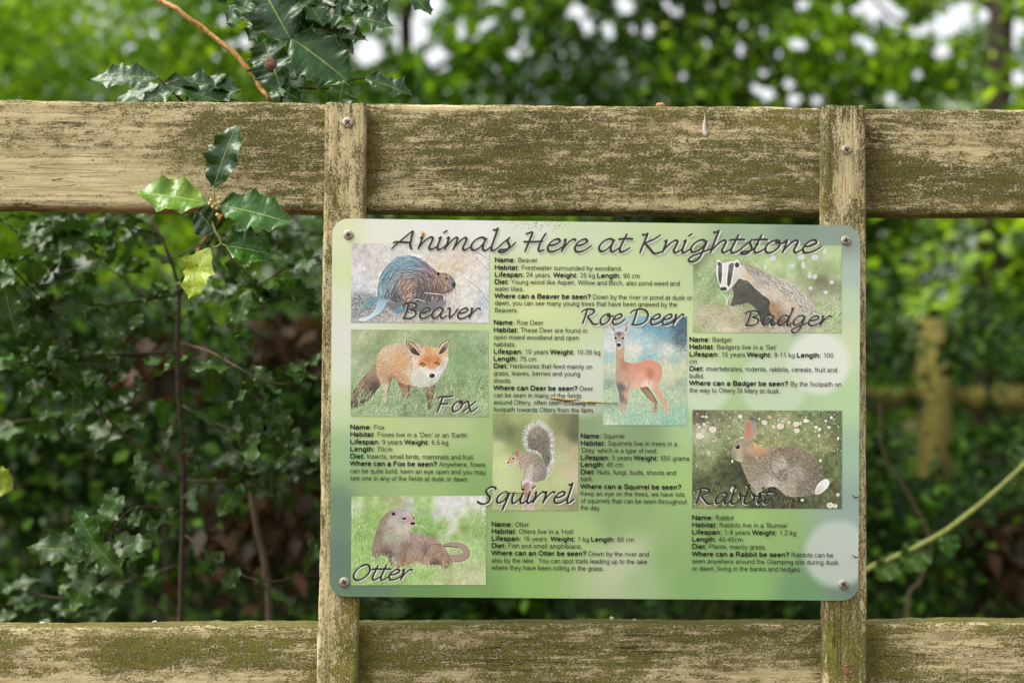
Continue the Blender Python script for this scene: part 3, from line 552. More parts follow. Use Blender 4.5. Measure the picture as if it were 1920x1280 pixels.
def badger():
    s = Pic('badger', rect(1300, 459.5, 1578, 623), 5.333, 1280, 410, 4)
    s.bg([(150,330,(148,172,112)),(130,290,(110,140,80)),(400,340,(172,202,138)),(800,330,(178,208,143)),(1200,320,(185,215,150)),(1550,320,(190,215,150)),(200,500,(178,200,150)),(130,480,(110,125,80)),(250,600,(160,192,136)),(330,640,(125,150,100)),(900,420,(180,205,140)),(1300,500,(162,188,126)),(1500,500,(168,194,132)),(1500,700,(148,160,120)),(1400,640,(132,132,100)),(1500,820,(185,190,155)),(200,750,(175,200,145)),(350,800,(160,192,126)),(300,900,(195,190,150)),(500,950,(196,188,150)),(200,1000,(206,196,168)),(400,1080,(205,195,170)),(200,1110,(165,185,120)),(800,1100,(188,182,150)),(1100,1100,(198,185,168)),(1500,1050,(165,190,130)),(1450,950,(185,205,150)),(650,880,(150,160,110))])
    s.noise(40, 14)
    top = s.mask([(105,265),(1590,265),(1590,900),(105,800)], False); s.strokes(top, 700, 90, T(-70), .35, 14, .3)
    s.strokes(s.mask([(105,480),(420,560),(520,880),(105,850)], False), 500, 60, T(-40), .8, 8, .5, GRASS)
    s.strokes(s.mask([(105,860),(700,900),(1590,1060),(1590,1140),(105,1140)], False), 1500, 20, T(10), .9, 14, .6, [(225,215,190),(160,150,115),(190,180,145),(130,135,90),(215,200,175)]); s.strokes(s.mask([(1350,850),(1590,780),(1590,1140),(1380,1140)], False), 260, 80, T(-55), .5, 8, .6, GRASS)
    for x, y, rx, ry in ((1185,380,34,30),(1205,460,20,40),(1320,380,36,30),(905,390,30,26),(1100,470,26,20),(825,480,16,24),(1270,560,20,34),(1320,575,26,26),(1490,630,22,20),(1280,690,20,18),(1430,730,22,18),(1420,320,18,30),(1000,300,20,16)): s.fill(s.blur(s.disc(x,y,rx,ry), 2), (224,230,240), .75)
    dk = s.mask([(495,650),(560,600),(640,610),(720,680),(820,760),(890,810),(885,900),(915,1000),(930,1060),(790,1045),(770,960),(740,900),(660,840),(600,852),(540,862),(484,864),(505,800),(512,740)])
    s.fill(dk, s.field([(560,640,(96,94,84)),(600,760,(74,74,66)),(780,820,(78,78,70)),(840,920,(66,68,62)),(520,840,(88,88,74)),(860,1030,(90,90,80))])); s.strokes(dk, 900, 36, T(70), .4, 16, .5)
    b = s.mask([(575,455),(700,468),(800,518),(900,556),(1000,592),(1100,640),(1200,722),(1280,812),(1340,900),(1380,990),(1400,1060),(1100,1075),(1000,1070),(925,1010),(868,900),(872,815),(750,715),(640,610),(570,590)])
    s.fill(b, s.field([(700,500,(165,160,146)),(900,610,(196,188,168)),(780,640,(172,166,152)),(800,690,(218,204,184)),(920,770,(214,204,184)),(1000,690,(200,194,180)),(1150,760,(196,192,180)),(1250,850,(195,188,175)),(1050,850,(212,196,170)),(890,860,(168,132,96)),(950,960,(158,126,92)),(1080,960,(205,190,170)),(1200,1000,(188,188,158)),(640,600,(214,200,184)),(1350,980,(188,188,180)),(1000,1040,(120,95,70))], 3.2, 8))
    s.strokes(b, 2600, 52, T(38), .35, 24, .55); s.strokes(s.mask([(620,480),(900,570),(1150,700),(1330,920),(1200,930),(1000,740),(760,600)]), 260, 46, T(45), .3, 10, .7, [(86,88,86),(110,108,100),(225,222,210)])
    h = s.mask([(350,414),(376,432),(400,442),(450,432),(510,424),(550,412),(568,450),(610,478),(660,555),(705,604),(620,612),(572,596),(532,640),(492,682),(448,716),(402,716),(376,684),(350,600),(337,520),(345,450)]); s.fill(h, s.field([(420,500,(238,236,228)),(430,620,(230,226,216)),(360,560,(225,226,215)),(560,540,(226,222,212)),(620,560,(222,206,182)),(660,590,(214,190,160)),(540,610,(205,200,185)),(350,430,(235,235,232))])); s.strokes(h, 500, 24, T(70), .4, 12, .4)
    st = ([(366,448),(392,446),(394,520),(392,600),(378,652),(362,600),(357,520)],[(468,456),(512,446),(502,520),(490,600),(470,672),(448,655),(453,560),(460,500)])
    for e in st: m = s.mask(e); s.fill(m, s.field([(380,470,(112,118,124)),(378,600,(78,80,84)),(480,470,(104,110,116)),(470,620,(76,78,80))]), .95); s.strokes(m, 80, 20, T(85), .3, 14, .5)
    s.fill(s.disc(545,462,22,26), (70,76,80)); s.fill(s.disc(366,452,16,20), (96,104,108)); s.line([(522,430),(545,414),(566,440)], (240,240,238), 12, .9); s.line([(350,440),(356,412),(380,434)], (236,238,236), 10, .9)
    for x in (376, 466): s.fill(s.disc(x,600,12,10), (26,26,26)); s.fill(s.disc(x+3,597,4,4), (190,190,190))
    s.fill(s.disc(412,700,34,19), (64,58,54)); s.fill(s.disc(404,692,12,6), (130,124,120), .8)
    for p in ([(440,860),(430,790),(400,760)],[(440,860),(460,790),(480,765)],[(450,850),(440,760)]): s.line(p, (200,222,175), 12, .8)
    return s.build('printed photo of a badger')
def squirrel():
    s = Pic('squirrel', rect(924, 775, 1084.5, 956, .6), 4.571, 880, 760, 5)
    s.bg([(220,100,(148,158,94)),(400,100,(165,180,105)),(600,90,(178,192,122)),(800,100,(128,132,84)),(920,150,(104,108,72)),(900,250,(86,96,60)),(350,230,(100,116,68)),(280,240,(120,134,84)),(420,270,(130,145,85)),(250,350,(195,210,140)),(280,500,(208,222,152)),(800,330,(175,172,125)),(800,450,(192,196,142)),(900,400,(190,178,132)),(900,600,(208,192,160)),(300,650,(198,218,148)),(800,650,(192,208,138)),(250,850,(175,190,120)),(700,850,(165,170,115)),(900,850,(146,146,108)),(600,750,(192,204,134))])
    s.noise(3, 7, None, 1)
    post = s.mask([(452,665),(500,650),(555,650),(558,905),(455,905)], False); s.fill(post, s.field([(480,700,(190,160,140)),(530,700,(214,180,165)),(480,860,(210,180,165)),(540,860,(220,185,172)),(470,690,(120,92,72))])); s.strokes(post, 260, 40, T(88), .12, 24, .6)
    to = [(650,605),(696,545),(722,460),(712,380),(706,300),(694,230),(652,178),(590,142),(536,156),(490,206),(474,280),(484,345),(515,382),(578,398),(616,440),(636,520),(640,585)]
    m = s.mask(to, True, 2); s.fill(m, (205,210,192)); cx, cy = s.c([(585,300)])[0]
    mi = s.mask(grow(to, (600,340), .80)); s.fill(s.blur(mi, 3), s.field([(560,220,(150,140,120)),(600,300,(122,112,98)),(580,360,(112,100,88)),(660,450,(104,100,88)),(670,380,(130,124,112)),(640,560,(130,126,116))]))
    s.strokes(m, 1900, 34, lambda x, y: np.arctan2(y-cy, x-cx), .5, 30, .55); s.strokes(s.blur(m, 2)*(1-mi), 700, 30, lambda x, y: np.arctan2(y-cy, x-cx), .4, 12, .7, [(228,230,220),(205,208,190),(150,150,130)])
    b = s.mask([(418,412),(480,394),(540,400),(602,430),(644,492),(664,570),(652,622),(604,642),(560,652),(515,648),(478,662),(455,650),(466,600),(442,545),(424,505),(410,480)])
    s.fill(b, s.field([(500,420,(172,156,134)),(600,470,(140,130,114)),(560,560,(172,162,154)),(620,560,(150,140,134)),(620,615,(132,122,112)),(450,480,(184,160,136)),(480,560,(196,184,168)),(560,620,(150,140,128)),(440,440,(170,150,126)),(540,470,(160,145,122)),(500,620,(205,196,182))])); s.strokes(b, 1100, 20, T(50), .6, 24, .55)
    s.fill(s.mask([(516,515),(545,498),(548,540),(540,620),(528,640),(508,610)]), (206,200,184), .6); s.line([(500,480),(478,560),(466,640)], (120,104,88), 6, .6); s.line([(548,520),(600,500),(648,560)], (122,112,100), 6, .4)
    h = s.mask([(328,492),(338,460),(364,420),(396,408),(424,418),(434,462),(412,502),(372,522),(340,522)]); s.fill(h, s.field([(350,480,(212,168,128)),(380,430,(196,166,132)),(420,440,(176,160,140)),(400,500,(216,196,170)),(340,510,(225,205,180)),(360,450,(206,150,106))], 3.2, 3)); s.strokes(h, 160, 12, T(20), .5, 16, .5)
    s.fill(s.mask([(394,418),(404,380),(420,402),(424,436)]), (188,116,88)); s.fill(s.mask([(372,420),(378,392),(390,412)]), (150,140,130)); s.fill(s.disc(379,453,16,15), (224,200,170)); s.fill(s.disc(379,453,11,11), (48,26,18)); s.fill(s.disc(382,450,3,3), (230,220,210)); s.fill(s.disc(334,488,7,9), (110,66,54)); s.line([(338,512),(360,516)], (110,80,66), 4, .7)
    for x, y in ((470,650),(500,640),(530,655),(456,668)): s.fill(s.disc(x,y,17,15), (214,210,204), .95)
    s.strokes(s.mask([(444,635),(545,630),(556,690),(448,690)], False), 140, 14, T(80), .7, 36, .6); s.fill(s.disc(462,716,16,9), (40,34,30), .9); s.line([(446,640),(450,720)], (96,86,76), 7, .7)
    return s.build('printed photo of a squirrel')
def rabbit():
    s = Pic('rabbit', rect(1298.6, 768, 1579, 952, 1.8), 3.764, 1280, 620, 6)
    s.bg([(120,590,(100,95,72)),(250,600,(118,124,84)),(600,590,(128,138,90)),(900,590,(110,130,82)),(1050,620,(100,116,76)),(150,720,(192,197,162)),(400,700,(158,168,118)),(700,680,(160,170,118)),(900,700,(136,150,92)),(1100,750,(106,120,72)),(200,850,(146,162,104)),(650,780,(158,158,98)),(1000,800,(152,152,98)),(1100,880,(90,106,58)),(150,950,(128,138,88)),(280,980,(66,76,44)),(380,1000,(56,66,38)),(150,1100,(70,80,46)),(300,1080,(74,84,48)),(1080,1000,(92,108,58)),(1080,1150,(86,96,56)),(700,1220,(76,80,52)),(900,1220,(70,76,46)),(150,1230,(128,138,84)),(400,1230,(116,124,78)),(700,1170,(40,40,26)),(560,1160,(50,56,32))])
    s.noise(20, 16, None, 4); al = np.ones((s.H, s.W))
    s.strokes(al, 2600, 16, T(-75), .9, 26, .45)
    s.strokes(s.mask([(70,560),(1126,560),(1126,870),(70,960)], False), 170, 14, T(0), 1.5, 10, .7, [(238,234,214),(225,205,150),(215,222,180)], thick=3)
    for _ in range(60):
        x, y = s.rs.uniform(75, 1120), 600+abs(s.rs.normal(0, 130)); s.fill(s.disc(x, y, s.rs.uniform(6, 15), s.rs.uniform(6, 14)), (236,228,208) if s.rs.rand() < .75 else (214,186,120), s.rs.uniform(.35, .85))
    for x, y, r in ((578,645,20),(800,655,22),(866,630,18),(690,670,24),(805,700,20),(212,695,26),(120,740,26),(1008,630,10),(405,600,16),(1040,1225,24),(1075,1230,18),(845,1190,12),(1095,1150,14),(360,1120,22),(940,675,14)): s.fill(s.disc(x,y,r,r*.85), (238,230,208), .8)
    s.fill(s.mask([(468,625),(490,602),(516,624),(524,700),(516,765),(488,740)]), s.field([(490,612,(112,100,90)),(505,660,(168,152,142)),(510,740,(190,160,135))]))
    b = s.mask([(490,865),(560,838),(640,824),(740,811),(830,828),(910,878),(970,950),(997,1010),(987,1062),(950,1122),(900,1152),(840,1164),(745,1164),(690,1124),(640,1094),(580,1112),(532,1152),(500,1134),(460,1060),(428,980),(412,920),(440,890)])
    s.fill(b, s.field([(560,860,(164,140,110)),(700,835,(132,116,92)),(640,850,(150,132,106)),(850,860,(142,126,100)),(950,980,(114,102,82)),(600,950,(146,134,110)),(700,930,(188,182,166)),(650,960,(175,166,148)),(800,1000,(166,156,140)),(700,1000,(132,122,104)),(850,1100,(128,118,98)),(500,1000,(150,138,112)),(550,1085,(166,156,136)),(470,950,(150,134,106)),(745,1100,(176,162,146)),(620,1085,(200,190,174)),(760,900,(128,114,92)),(900,930,(130,116,92)),(980,1030,(120,112,96))], 3.4, 6))
    s.strokes(b, 3200, 20, T(25), .55, 26, .55); s.strokes(b, 420, 22, T(25), .6, 8, .65, [(74,66,50),(205,196,176),(92,80,60)])
    s.line([(640,850),(620,920),(640,1000),(700,1060)], (96,86,66), 9, .4); s.line([(690,1060),(720,1000),(800,960)], (196,188,172), 12, .35); s.line([(430,990),(470,1070),(520,1140)], (86,80,58), 8, .5)
    s.fill(s.mask([(487,788),(530,798),(560,828),(622,830),(560,862),(500,884),(478,868)]), s.field([(510,810,(222,178,128)),(560,840,(206,150,104)),(500,870,(190,140,100))]), .95)
    h = s.mask([(343,872),(354,820),(384,776),(430,754),(470,768),(502,810),(497,868),(462,902),(422,924),(390,917),(354,897)]); s.fill(h, s.field([(370,790,(150,138,108)),(430,770,(164,150,122)),(400,860,(186,172,140)),(440,850,(170,150,116)),(480,840,(190,160,122)),(355,880,(150,136,112)),(400,905,(190,178,156)),(450,890,(140,122,96))], 3.2, 4)); s.strokes(h, 520, 14, T(30), .6, 22, .5)
    s.fill(s.mask([(440,772),(434,700),(440,642),(461,624),(486,640),(494,690),(487,742),(470,772)]), (176,154,134)); s.fill(s.mask([(448,756),(444,700),(450,650),(464,642),(482,655),(486,695),(474,740),(458,766)]), s.field([(465,660,(186,124,96)),(460,740,(206,132,104)),(478,690,(196,140,112))]))
    s.fill(s.disc(389,815,21,20), (196,182,150), .7); s.fill(s.disc(389,815,17,17), (34,28,24)); s.fill(s.disc(384,808,4,4), (210,215,215)); s.line([(345,875),(360,890),(385,900)], (100,84,66), 5, .6)
    t = s.mask([(930,1140),(955,1074),(1008,1040),(1036,1062),(1014,1110),(964,1148)]); s.fill(t, s.field([(1010,1060,(240,238,236)),(950,1130,(220,214,204))])); s.strokes(t, 120, 22, T(-40), .3, 12, .5)
    s.strokes(s.mask([(75,1100),(1126,1140),(1126,1255),(75,1255)], False), 420, 40, T(-85), .4, 14, .55, [(60,70,36),(120,132,80),(150,160,104),(90,100,56)])
    s.fill(s.disc(712,1098,12,10), (214,170,140), .8)
    return s.build('printed photo of a rabbit')
def otter():
    s = Pic('otter', rect(659, 930, 911.5, 1096.5, -1.2), 5.566, 620, 900, 7)
    s.bg([(250,200,(158,193,104)),(400,200,(165,195,110)),(700,200,(165,180,112)),(760,190,(190,190,150)),(820,230,(205,210,200)),(900,200,(168,203,118)),(1000,250,(162,203,108)),(1150,220,(222,222,222)),(1350,230,(226,223,223)),(1550,220,(226,223,221)),(1200,350,(229,229,231)),(1100,340,(212,218,212)),(300,300,(198,216,170)),(260,250,(215,222,200)),(450,330,(136,182,82)),(300,500,(163,203,113)),(400,450,(136,182,86)),(1000,450,(120,175,76)),(1150,480,(146,190,100)),(1000,560,(110,160,72)),(1260,520,(215,215,205)),(1400,500,(136,175,92)),(1500,420,(175,200,120)),(1580,380,(205,215,180)),(1550,560,(146,176,102)),(1300,600,(163,198,113)),
          (250,700,(148,198,98)),(400,850,(150,190,100)),(1500,700,(168,203,128)),(900,950,(160,200,110)),(600,1000,(150,195,106)),(1200,1000,(175,200,125)),(1450,1030,(204,208,158)),(1300,1060,(198,198,152))])
    s.noise(30, 14)
    for x0, y0, x1, y1 in ((430,600,420,240),(900,520,880,190),(1000,520,1030,190),(1160,560,1190,380),(1450,600,1470,330),(1520,600,1540,290),(1590,600,1600,330)):
        m = s.mask([(x0-45,y0),(x1-16,y1),(x1+16,y1),(x0+45,y0)], False); s.strokes(m, 120, 50, T(-60), .6, 8, .5, [(140,190,85),(175,212,120),(110,160,70)])
    s.strokes(s.mask([(217,300),(460,300),(470,860),(217,1095)], False), 600, 60, T(-70), .5, 8, .5, [(205,228,160),(120,170,80),(175,212,125),(100,150,66)])
    s.strokes(s.mask([(217,800),(1622,620),(1622,1095),(217,1095)], False), 1300, 44, T(-70), .8, 8, .5, [(210,230,160),(125,172,84),(180,214,130),(105,155,70),(222,226,180)])
    s.line([(1165,690),(1240,672),(1330,676),(1400,715),(1412,778),(1340,812),(1240,812)], (166,140,128), (34,42,52,66,74,78,70)); s.line([(1180,690),(1240,690),(1320,702)], (96,80,66), 12, .8); s.line([(1440,740),(1440,800),(1380,840),(1270,850)], (120,94,78), 8, .5)
    r = s.mask([(800,560),(900,553),(1000,568),(1080,600),(1150,660),(1205,730),(1245,800),(1262,860),(1205,915),(1130,882),(1060,880),(980,872),(900,852),(800,880),(740,870),(755,700)])
    s.fill(r, s.field([(900,590,(170,148,134)),(980,600,(165,142,128)),(1060,640,(164,142,126)),(990,710,(132,110,96)),(1000,680,(140,118,104)),(1100,760,(162,128,108)),(1060,720,(172,140,120)),(1180,820,(166,130,106)),(900,740,(164,140,120)),(870,830,(170,136,104)),(820,860,(164,128,98)),(1000,830,(178,146,122)),(1200,890,(120,84,66)),(1090,860,(100,76,60)),(800,640,(140,120,106))], 3.2, 7))
    s.strokes(r, 1800, 36, T(75), .5, 26, .55); s.line([(1150,670),(1020,680),(985,760),(960,840)], (96,76,62), 8, .5)
    f = s.mask([(447,800),(438,700),(458,600),(488,500),(520,420),(580,348),(650,303),(740,288),(812,308),(852,350),(882,420),(888,468),(862,492),(832,512),(826,560),(842,640),(802,740),(782,850),(722,905),(640,892),(608,820),(560,785),(500,795)])
    s.fill(f, s.field([(550,420,(150,134,114)),(500,560,(136,120,100)),(475,700,(152,130,110)),(462,770,(130,106,90)),(600,600,(172,168,142)),(700,600,(166,168,146)),(720,520,(196,196,176)),(640,520,(165,155,132)),(680,700,(160,142,126)),(680,820,(150,134,124)),(600,770,(84,70,60)),(560,760,(110,94,82)),(780,700,(138,116,100)),(760,820,(150,108,80)),(720,335,(178,170,168)),(650,330,(160,150,142)),(800,350,(190,182,180)),(640,420,(192,188,176)),(700,460,(194,186,168)),(820,430,(196,162,146)),(800,480,(206,196,176)),(590,370,(156,142,124)),(760,410,(165,155,150)),(870,440,(180,150,140))], 3.2, 6))
    s.strokes(f, 2400, 30, T(105), .45, 22, .5); s.line([(520,430),(640,330)], (110,92,76), 10, .4); s.line([(580,640),(640,800),(640,890)], (110,92,76), 9, .5)
    s.fill(s.disc(655,352,22,18), (52,44,40)); s.line([(634,345),(655,330),(678,345)], (150,136,120), 8, .7)
    s.fill(s.disc(768,402,22,12), (70,58,54)); s.fill(s.disc(770,402,14,10), (24,20,20)); s.fill(s.disc(765,398,3,3), (200,200,200)); s.fill(s.disc(868,396,9,11), (60,50,48)); s.line([(735,395),(770,385),(795,400)], (96,82,76), 5, .7)
    s.fill(s.disc(857,452,27,16), (62,48,46)); s.line([(840,484),(862,488),(882,478)], (130,106,92), 4, .5)
    for p in ([(880,460),(960,490),(1030,545)],[(880,465),(950,480),(1010,500)],[(880,470),(910,500),(930,560)],[(700,500),(620,530)]): s.line(p, (230,228,210), 4, .7)
    s.strokes(s.mask([(420,790),(620,800),(760,900),(1260,880),(1240,950),(420,960)], False), 260, 60, T(-75), .6, 8, .7, [(205,228,150),(125,172,84),(226,228,170)], curve=.5)
    return s.build('printed photo of an otter')
PICS = {f.__name__: f() for f in (beaver, fox, deer, badger, squirrel, rabbit, otter)}
# ---- lettering
INK = plain('printed_dark_ink', (58, 56, 46), .5, spec=.3); INK2 = plain('printed_body_ink', (44, 46, 32), .5, spec=.3); WHT = plain('printed_white_ink', (226, 230, 222), .5, spec=.3)
GL = {
 'a': ([[(.74,.86),(.5,1.02),(.2,.8),(.05,.38),(.16,.04),(.38,.06),(.62,.42),(.78,.98)],[(.78,.98),(.68,.5),(.7,.12),(.86,.0),(1.15,.34)]],1.08),
 'n': ([[(-.02,.86),(.1,.97),(.1,.6),(.04,-.02)],[(.06,.12),(.26,.62),(.52,.96),(.68,.86),(.64,.5),(.6,.16),(.76,.0),(1.06,.34)]],.98),
 'm': ([[(-.02,.86),(.1,.97),(.1,.6),(.04,-.02)],[(.06,.12),(.24,.62),(.46,.96),(.58,.86),(.54,.4),(.48,-.02)],[(.5,.12),(.7,.62),(.92,.96),(1.06,.86),(1.02,.5),(.98,.16),(1.12,0),(1.42,.34)]],1.34),
 'i': ([[(-.02,.84),(.1,.97),(.06,.5),(.06,.14),(.2,0),(.48,.34)],[(.16,1.3),(.36,1.52)]],.42),
 'l': ([[(-.1,1.62),(.06,1.62),(.14,1.72),(.1,1.0),(.06,.2),(.2,0),(.5,.36)]],.44),
 's': ([[(.0,.34),(.3,.8),(.46,1.08)],[(.46,1.08),(.38,.78),(.54,.36),(.4,-.06),(.1,-.1),(.08,.06),(.28,.08),(.56,.18),(.84,.72)]],.62),
 'e': ([[(.08,.46),(.42,.54),(.66,.78),(.52,1.0),(.24,.84),(.06,.4),(.16,.04),(.42,.0),(.72,.2),(1.0,.54)]],.86),
 'r': ([[(-.02,.86),(.1,.97),(.08,.5),(.02,-.02)],[(.04,.1),(.24,.64),(.5,.98),(.7,.9)]],.66),
 't': ([[(.26,1.46),(.18,1.0),(.08,.3),(.14,.02),(.32,.02),(.62,.34)],[(-.14,.98),(.2,1.04),(.66,1.02)]],.56),
 'o': ([[(.5,1.0),(.2,.8),(.06,.4),(.18,.02),(.44,.04),(.7,.42),(.7,.86),(.5,1.0),(.56,.8),(.8,.74),(1.02,.86)]],.94),
 'g': ([[(.74,.86),(.5,1.02),(.2,.8),(.05,.38),(.16,.06),(.38,.1),(.62,.42),(.78,.98)],[(.78,.98),(.7,.3),(.6,-.4),(.38,-.72),(.12,-.66),(.14,-.38),(.5,-.08),(1.15,.34)]],1.06),
 'h': ([[(-.1,1.62),(.06,1.62),(.16,1.72),(.1,.9),(.03,-.02)],[(.06,.12),(.26,.62),(.52,.96),(.68,.86),(.64,.5),(.6,.16),(.76,0),(1.06,.34)]],.98),
 'K': ([[(-.12,1.44),(.06,1.42),(.16,1.5),(.1,.8),(.02,-.06)],[(.86,1.44),(.56,1.06),(.14,.76)],[(.14,.76),(.42,.4),(.72,-.02),(.9,-.06),(1.12,.08)]],1.12),
 'H': ([[(-.16,1.36),(-.02,1.44),(.2,1.48),(.14,.8),(.04,-.06)],[(.98,1.5),(.82,.9),(.76,.3),(.84,.02),(1.12,.14)],[(-.18,.76),(.4,.76),(.92,.82)]],1.2),
 'A': ([[(-.18,-.02),(.16,.56),(.5,1.12),(.74,1.46)],[(.74,1.46),(.74,.9),(.78,.3),(.9,-.02)],[(-.16,.44),(-.04,.54),(.3,.54),(.8,.52)]],1.2),
 'B': ([[(.1,1.38),(.08,.7),(.0,.02)],[(-.3,1.1),(-.16,1.3),(.2,1.44),(.6,1.36),(.62,1.04),(.28,.78)],[(.28,.78),(.66,.68),(.76,.3),(.5,.0),(.1,-.04),(-.1,.02)]],1.0),
 'v': ([[(-.04,.84),(.12,.98),(.18,.5),(.26,-.02)],[(.26,-.02),(.5,.4),(.72,.98)]],.74),
 'D': ([[(.1,1.38),(.08,.7),(.0,.02)],[(-.34,1.06),(-.2,1.3),(.2,1.46),(.66,1.4),(.96,1.02),(.96,.5),(.7,.1),(.3,-.04),(-.12,.0)]],1.24),
 'd': ([[(.74,.86),(.5,1.02),(.2,.8),(.05,.38),(.16,.04),(.38,.06),(.62,.42),(.76,.9)],[(.74,1.62),(.84,1.66),(.9,1.74),(.78,.9),(.7,.14),(.86,0),(1.15,.34)]],1.08),
 'R': ([[(.1,1.38),(.06,.7),(-.04,-.02)],[(-.3,1.1),(-.16,1.3),(.2,1.44),(.6,1.36),(.62,1.04),(.22,.74)],[(.22,.74),(.48,.4),(.76,.04),(1.0,-.02),(1.2,.1)]],1.22),
 'b': ([[(-.06,1.62),(.06,1.64),(.14,1.72),(.08,1.0),(.04,.3),(.12,.02),(.38,.0),(.62,.3),(.66,.7),(.56,.92),(.6,.72),(.86,.7),(1.0,.8)]],.92),
 'F': ([[(.16,1.36),(.1,.7),(.0,-.04)],[(-.16,1.2),(-.04,1.4),(.4,1.4),(.9,1.46)],[(.12,.74),(.4,.72),(.68,.76)]],1.0),
 'x': ([[(-.06,.8),(.14,.96),(.3,.62),(.48,.1),(.66,-.02),(1.0,.42)],[(.78,.98),(.4,.5),(-.04,-.04)]],.94),
 'S': ([[(.84,1.2),(.72,1.42),(.42,1.44),(.2,1.14),(.36,.8),(.56,.5),(.5,.1),(.2,-.06),(-.1,.06),(-.22,.22)]],.98),
 'q': ([[(.74,.86),(.5,1.02),(.2,.8),(.05,.38),(.16,.06),(.38,.1),(.62,.42),(.78,.98)],[(.78,.98),(.68,.2),(.56,-.62)]],.98),
 'u': ([[(-.02,.86),(.1,.97),(.06,.4),(.14,.02),(.34,.08),(.58,.46),(.7,.98)],[(.7,.98),(.62,.4),(.66,.06),(.84,.02),(1.1,.34)]],1.02),
 'O': ([[(.7,1.44),(.3,1.2),(.06,.7),(.1,.16),(.44,-.04),(.86,.3),(1.06,.84),(.94,1.32),(.66,1.46),(.4,1.3)]],1.28)}
def script(text, x0, x1, y0, y1, xh, ink, parent, name, off=(3.0, 2.4), white=.7, pen=.155, sh=.17):
    """hand-lettered word from pen strokes; x0..x1 and baseline y0..y1 in photo px, xh = x-height in px"""
    S = []; adv = 0
    for ch in text:
        if ch == ' ': adv += .5; continue
        st, w = GL[ch]
        for p in st: q = np.array(crom(p, 9)); S.append(np.stack([q[:, 0]+adv+sh*q[:, 1], q[:, 1]], -1))
        adv += w
    lo, hi = min(a[:, 0].min() for a in S), max(a[:, 0].max() for a in S); kx = (x1-x0-pen*xh)/(hi-lo)
    out = []
    for col, dx, dy, Y, grow_ in ((WHT, off[0], off[1], .0006, 1.0), (ink, 0, 0, .0009, 1.0)):
        V = []; F = []; n = 0; zz = 0
        for a in S:
            t = np.gradient(a*np.array([kx, xh]), axis=0); ang = np.arctan2(t[:, 1], t[:, 0])
            wd = pen*xh*(.56+.5*np.abs(np.sin(ang-T(38))))*grow_*.5
            e = np.linspace(0, 1, len(a)); wd = wd*np.minimum(1, .5+np.minimum(e, 1-e)*12)
            X = x0+pen*xh*.5+(a[:, 0]-lo)*kx+dx; u = (X-x0)/(x1-x0); Yp = y0+(y1-y0)*u-a[:, 1]*xh+dy
            nx, ny = np.sin(ang), np.cos(ang)
            l_ = np.stack([X-nx*wd, Yp-ny*wd], -1); r_ = np.stack([X+nx*wd, Yp+ny*wd], -1)
            P = np.stack([l_, r_], 1).reshape(-1, 2); zz += 1
            dep = YS-Y-.00004*(zz % 3)-np.repeat(e, 2)*.0001
            W3 = atv(P[:, 0], P[:, 1], YS-Y); W3[:, 1] = dep
            V.append(W3); m = len(a); F.append(gridfaces(m, 2)+n); n += len(P)
        out.append(mk(name if not out else 'white_edge', np.vstack(V), np.vstack(F), col, parent, False) if white or col is ink else None)
    return out
def relabel(lst, nm):
    w, k = lst; k.name = nm; w.name = nm+'_edge'; w.parent = k.parent
    return k
def heading(parent, words, ink, pen=.15):
    """one lettering mesh (ink) plus one white edge mesh, joined from the words"""
    whites, inks = [], []
    for t, x0, x1, y0, y1, xh, off in words:
        w, k = script(t, x0, x1, y0, y1, xh, ink, parent, 'lettering', off, pen=pen); whites.append(w); inks.append(k)
    res = []
    for nm, lst in (('white_edge', whites), ('lettering', inks)):
        V = []; F = []; n = 0; ob = base(parent)
        for o in lst:
            v = np.zeros(len(o.data.vertices)*3, np.float32); o.data.vertices.foreach_get('co', v); v = v.reshape(-1, 3)+ob
            f = np.zeros(len(o.data.polygons)*4, np.int32); o.data.polygons.foreach_get('vertices', f)
            V.append(v); F.append(f.reshape(-1, 4)+n); n += len(v)
        m = lst[0].data.materials[0]
        for o in lst: bpy.data.objects.remove(o)
        res.append((nm, np.vstack(V), np.vstack(F), m))
    k = mk('lettering', res[1][1], res[1][2], res[1][3], parent, False); w = mk('white_edge', res[0][1], res[0][2], res[0][3], parent, False)
    return k, w
heading(sign, [('Animals', 731, 970, 466.5, 470.5, 24.0, (1.4, 1.6)), ('Here', 979, 1113, 471, 472, 23.5, (2.0, 1.8)), ('at', 1121, 1190, 471.5, 472, 23.5, (2.4, 2)), ('Knightstone', 1197, 1544, 473.5, 473.5, 23.5, (3, 2.2))], INK, .19)
for key, wd in (('beaver', [('Beaver', 752, 903, 596, 597, 19.5, (-1.2, 1.3))]), ('fox', [('Fox', 818, 898, 771, 770, 19.5, (2.4, 2.4))]),
                ('deer', [('Roe', 1088, 1175, 607, 608, 19.5, (2.6, 2.4)), ('Deer', 1180, 1285, 608, 608.5, 19.5, (2.8, 2.4))]), ('badger', [('Badger', 1394, 1561, 609.5, 610.5, 18.5, (-1.2, 1.7))]),
                ('squirrel', [('Squirrel', 893, 1079, 943, 942, 21, (2.6, 2.4))]), ('rabbit', [('Rabbit', 1300, 1454, 944, 943, 20, (-1.1, 1.5))]), ('otter', [('Otter', 661, 776, 1086, 1086, 19.5, (2.6, 2.2))])):
    heading(PICS[key], wd, INK if key in ('beaver', 'fox', 'deer', 'badger') else INK2, .195)
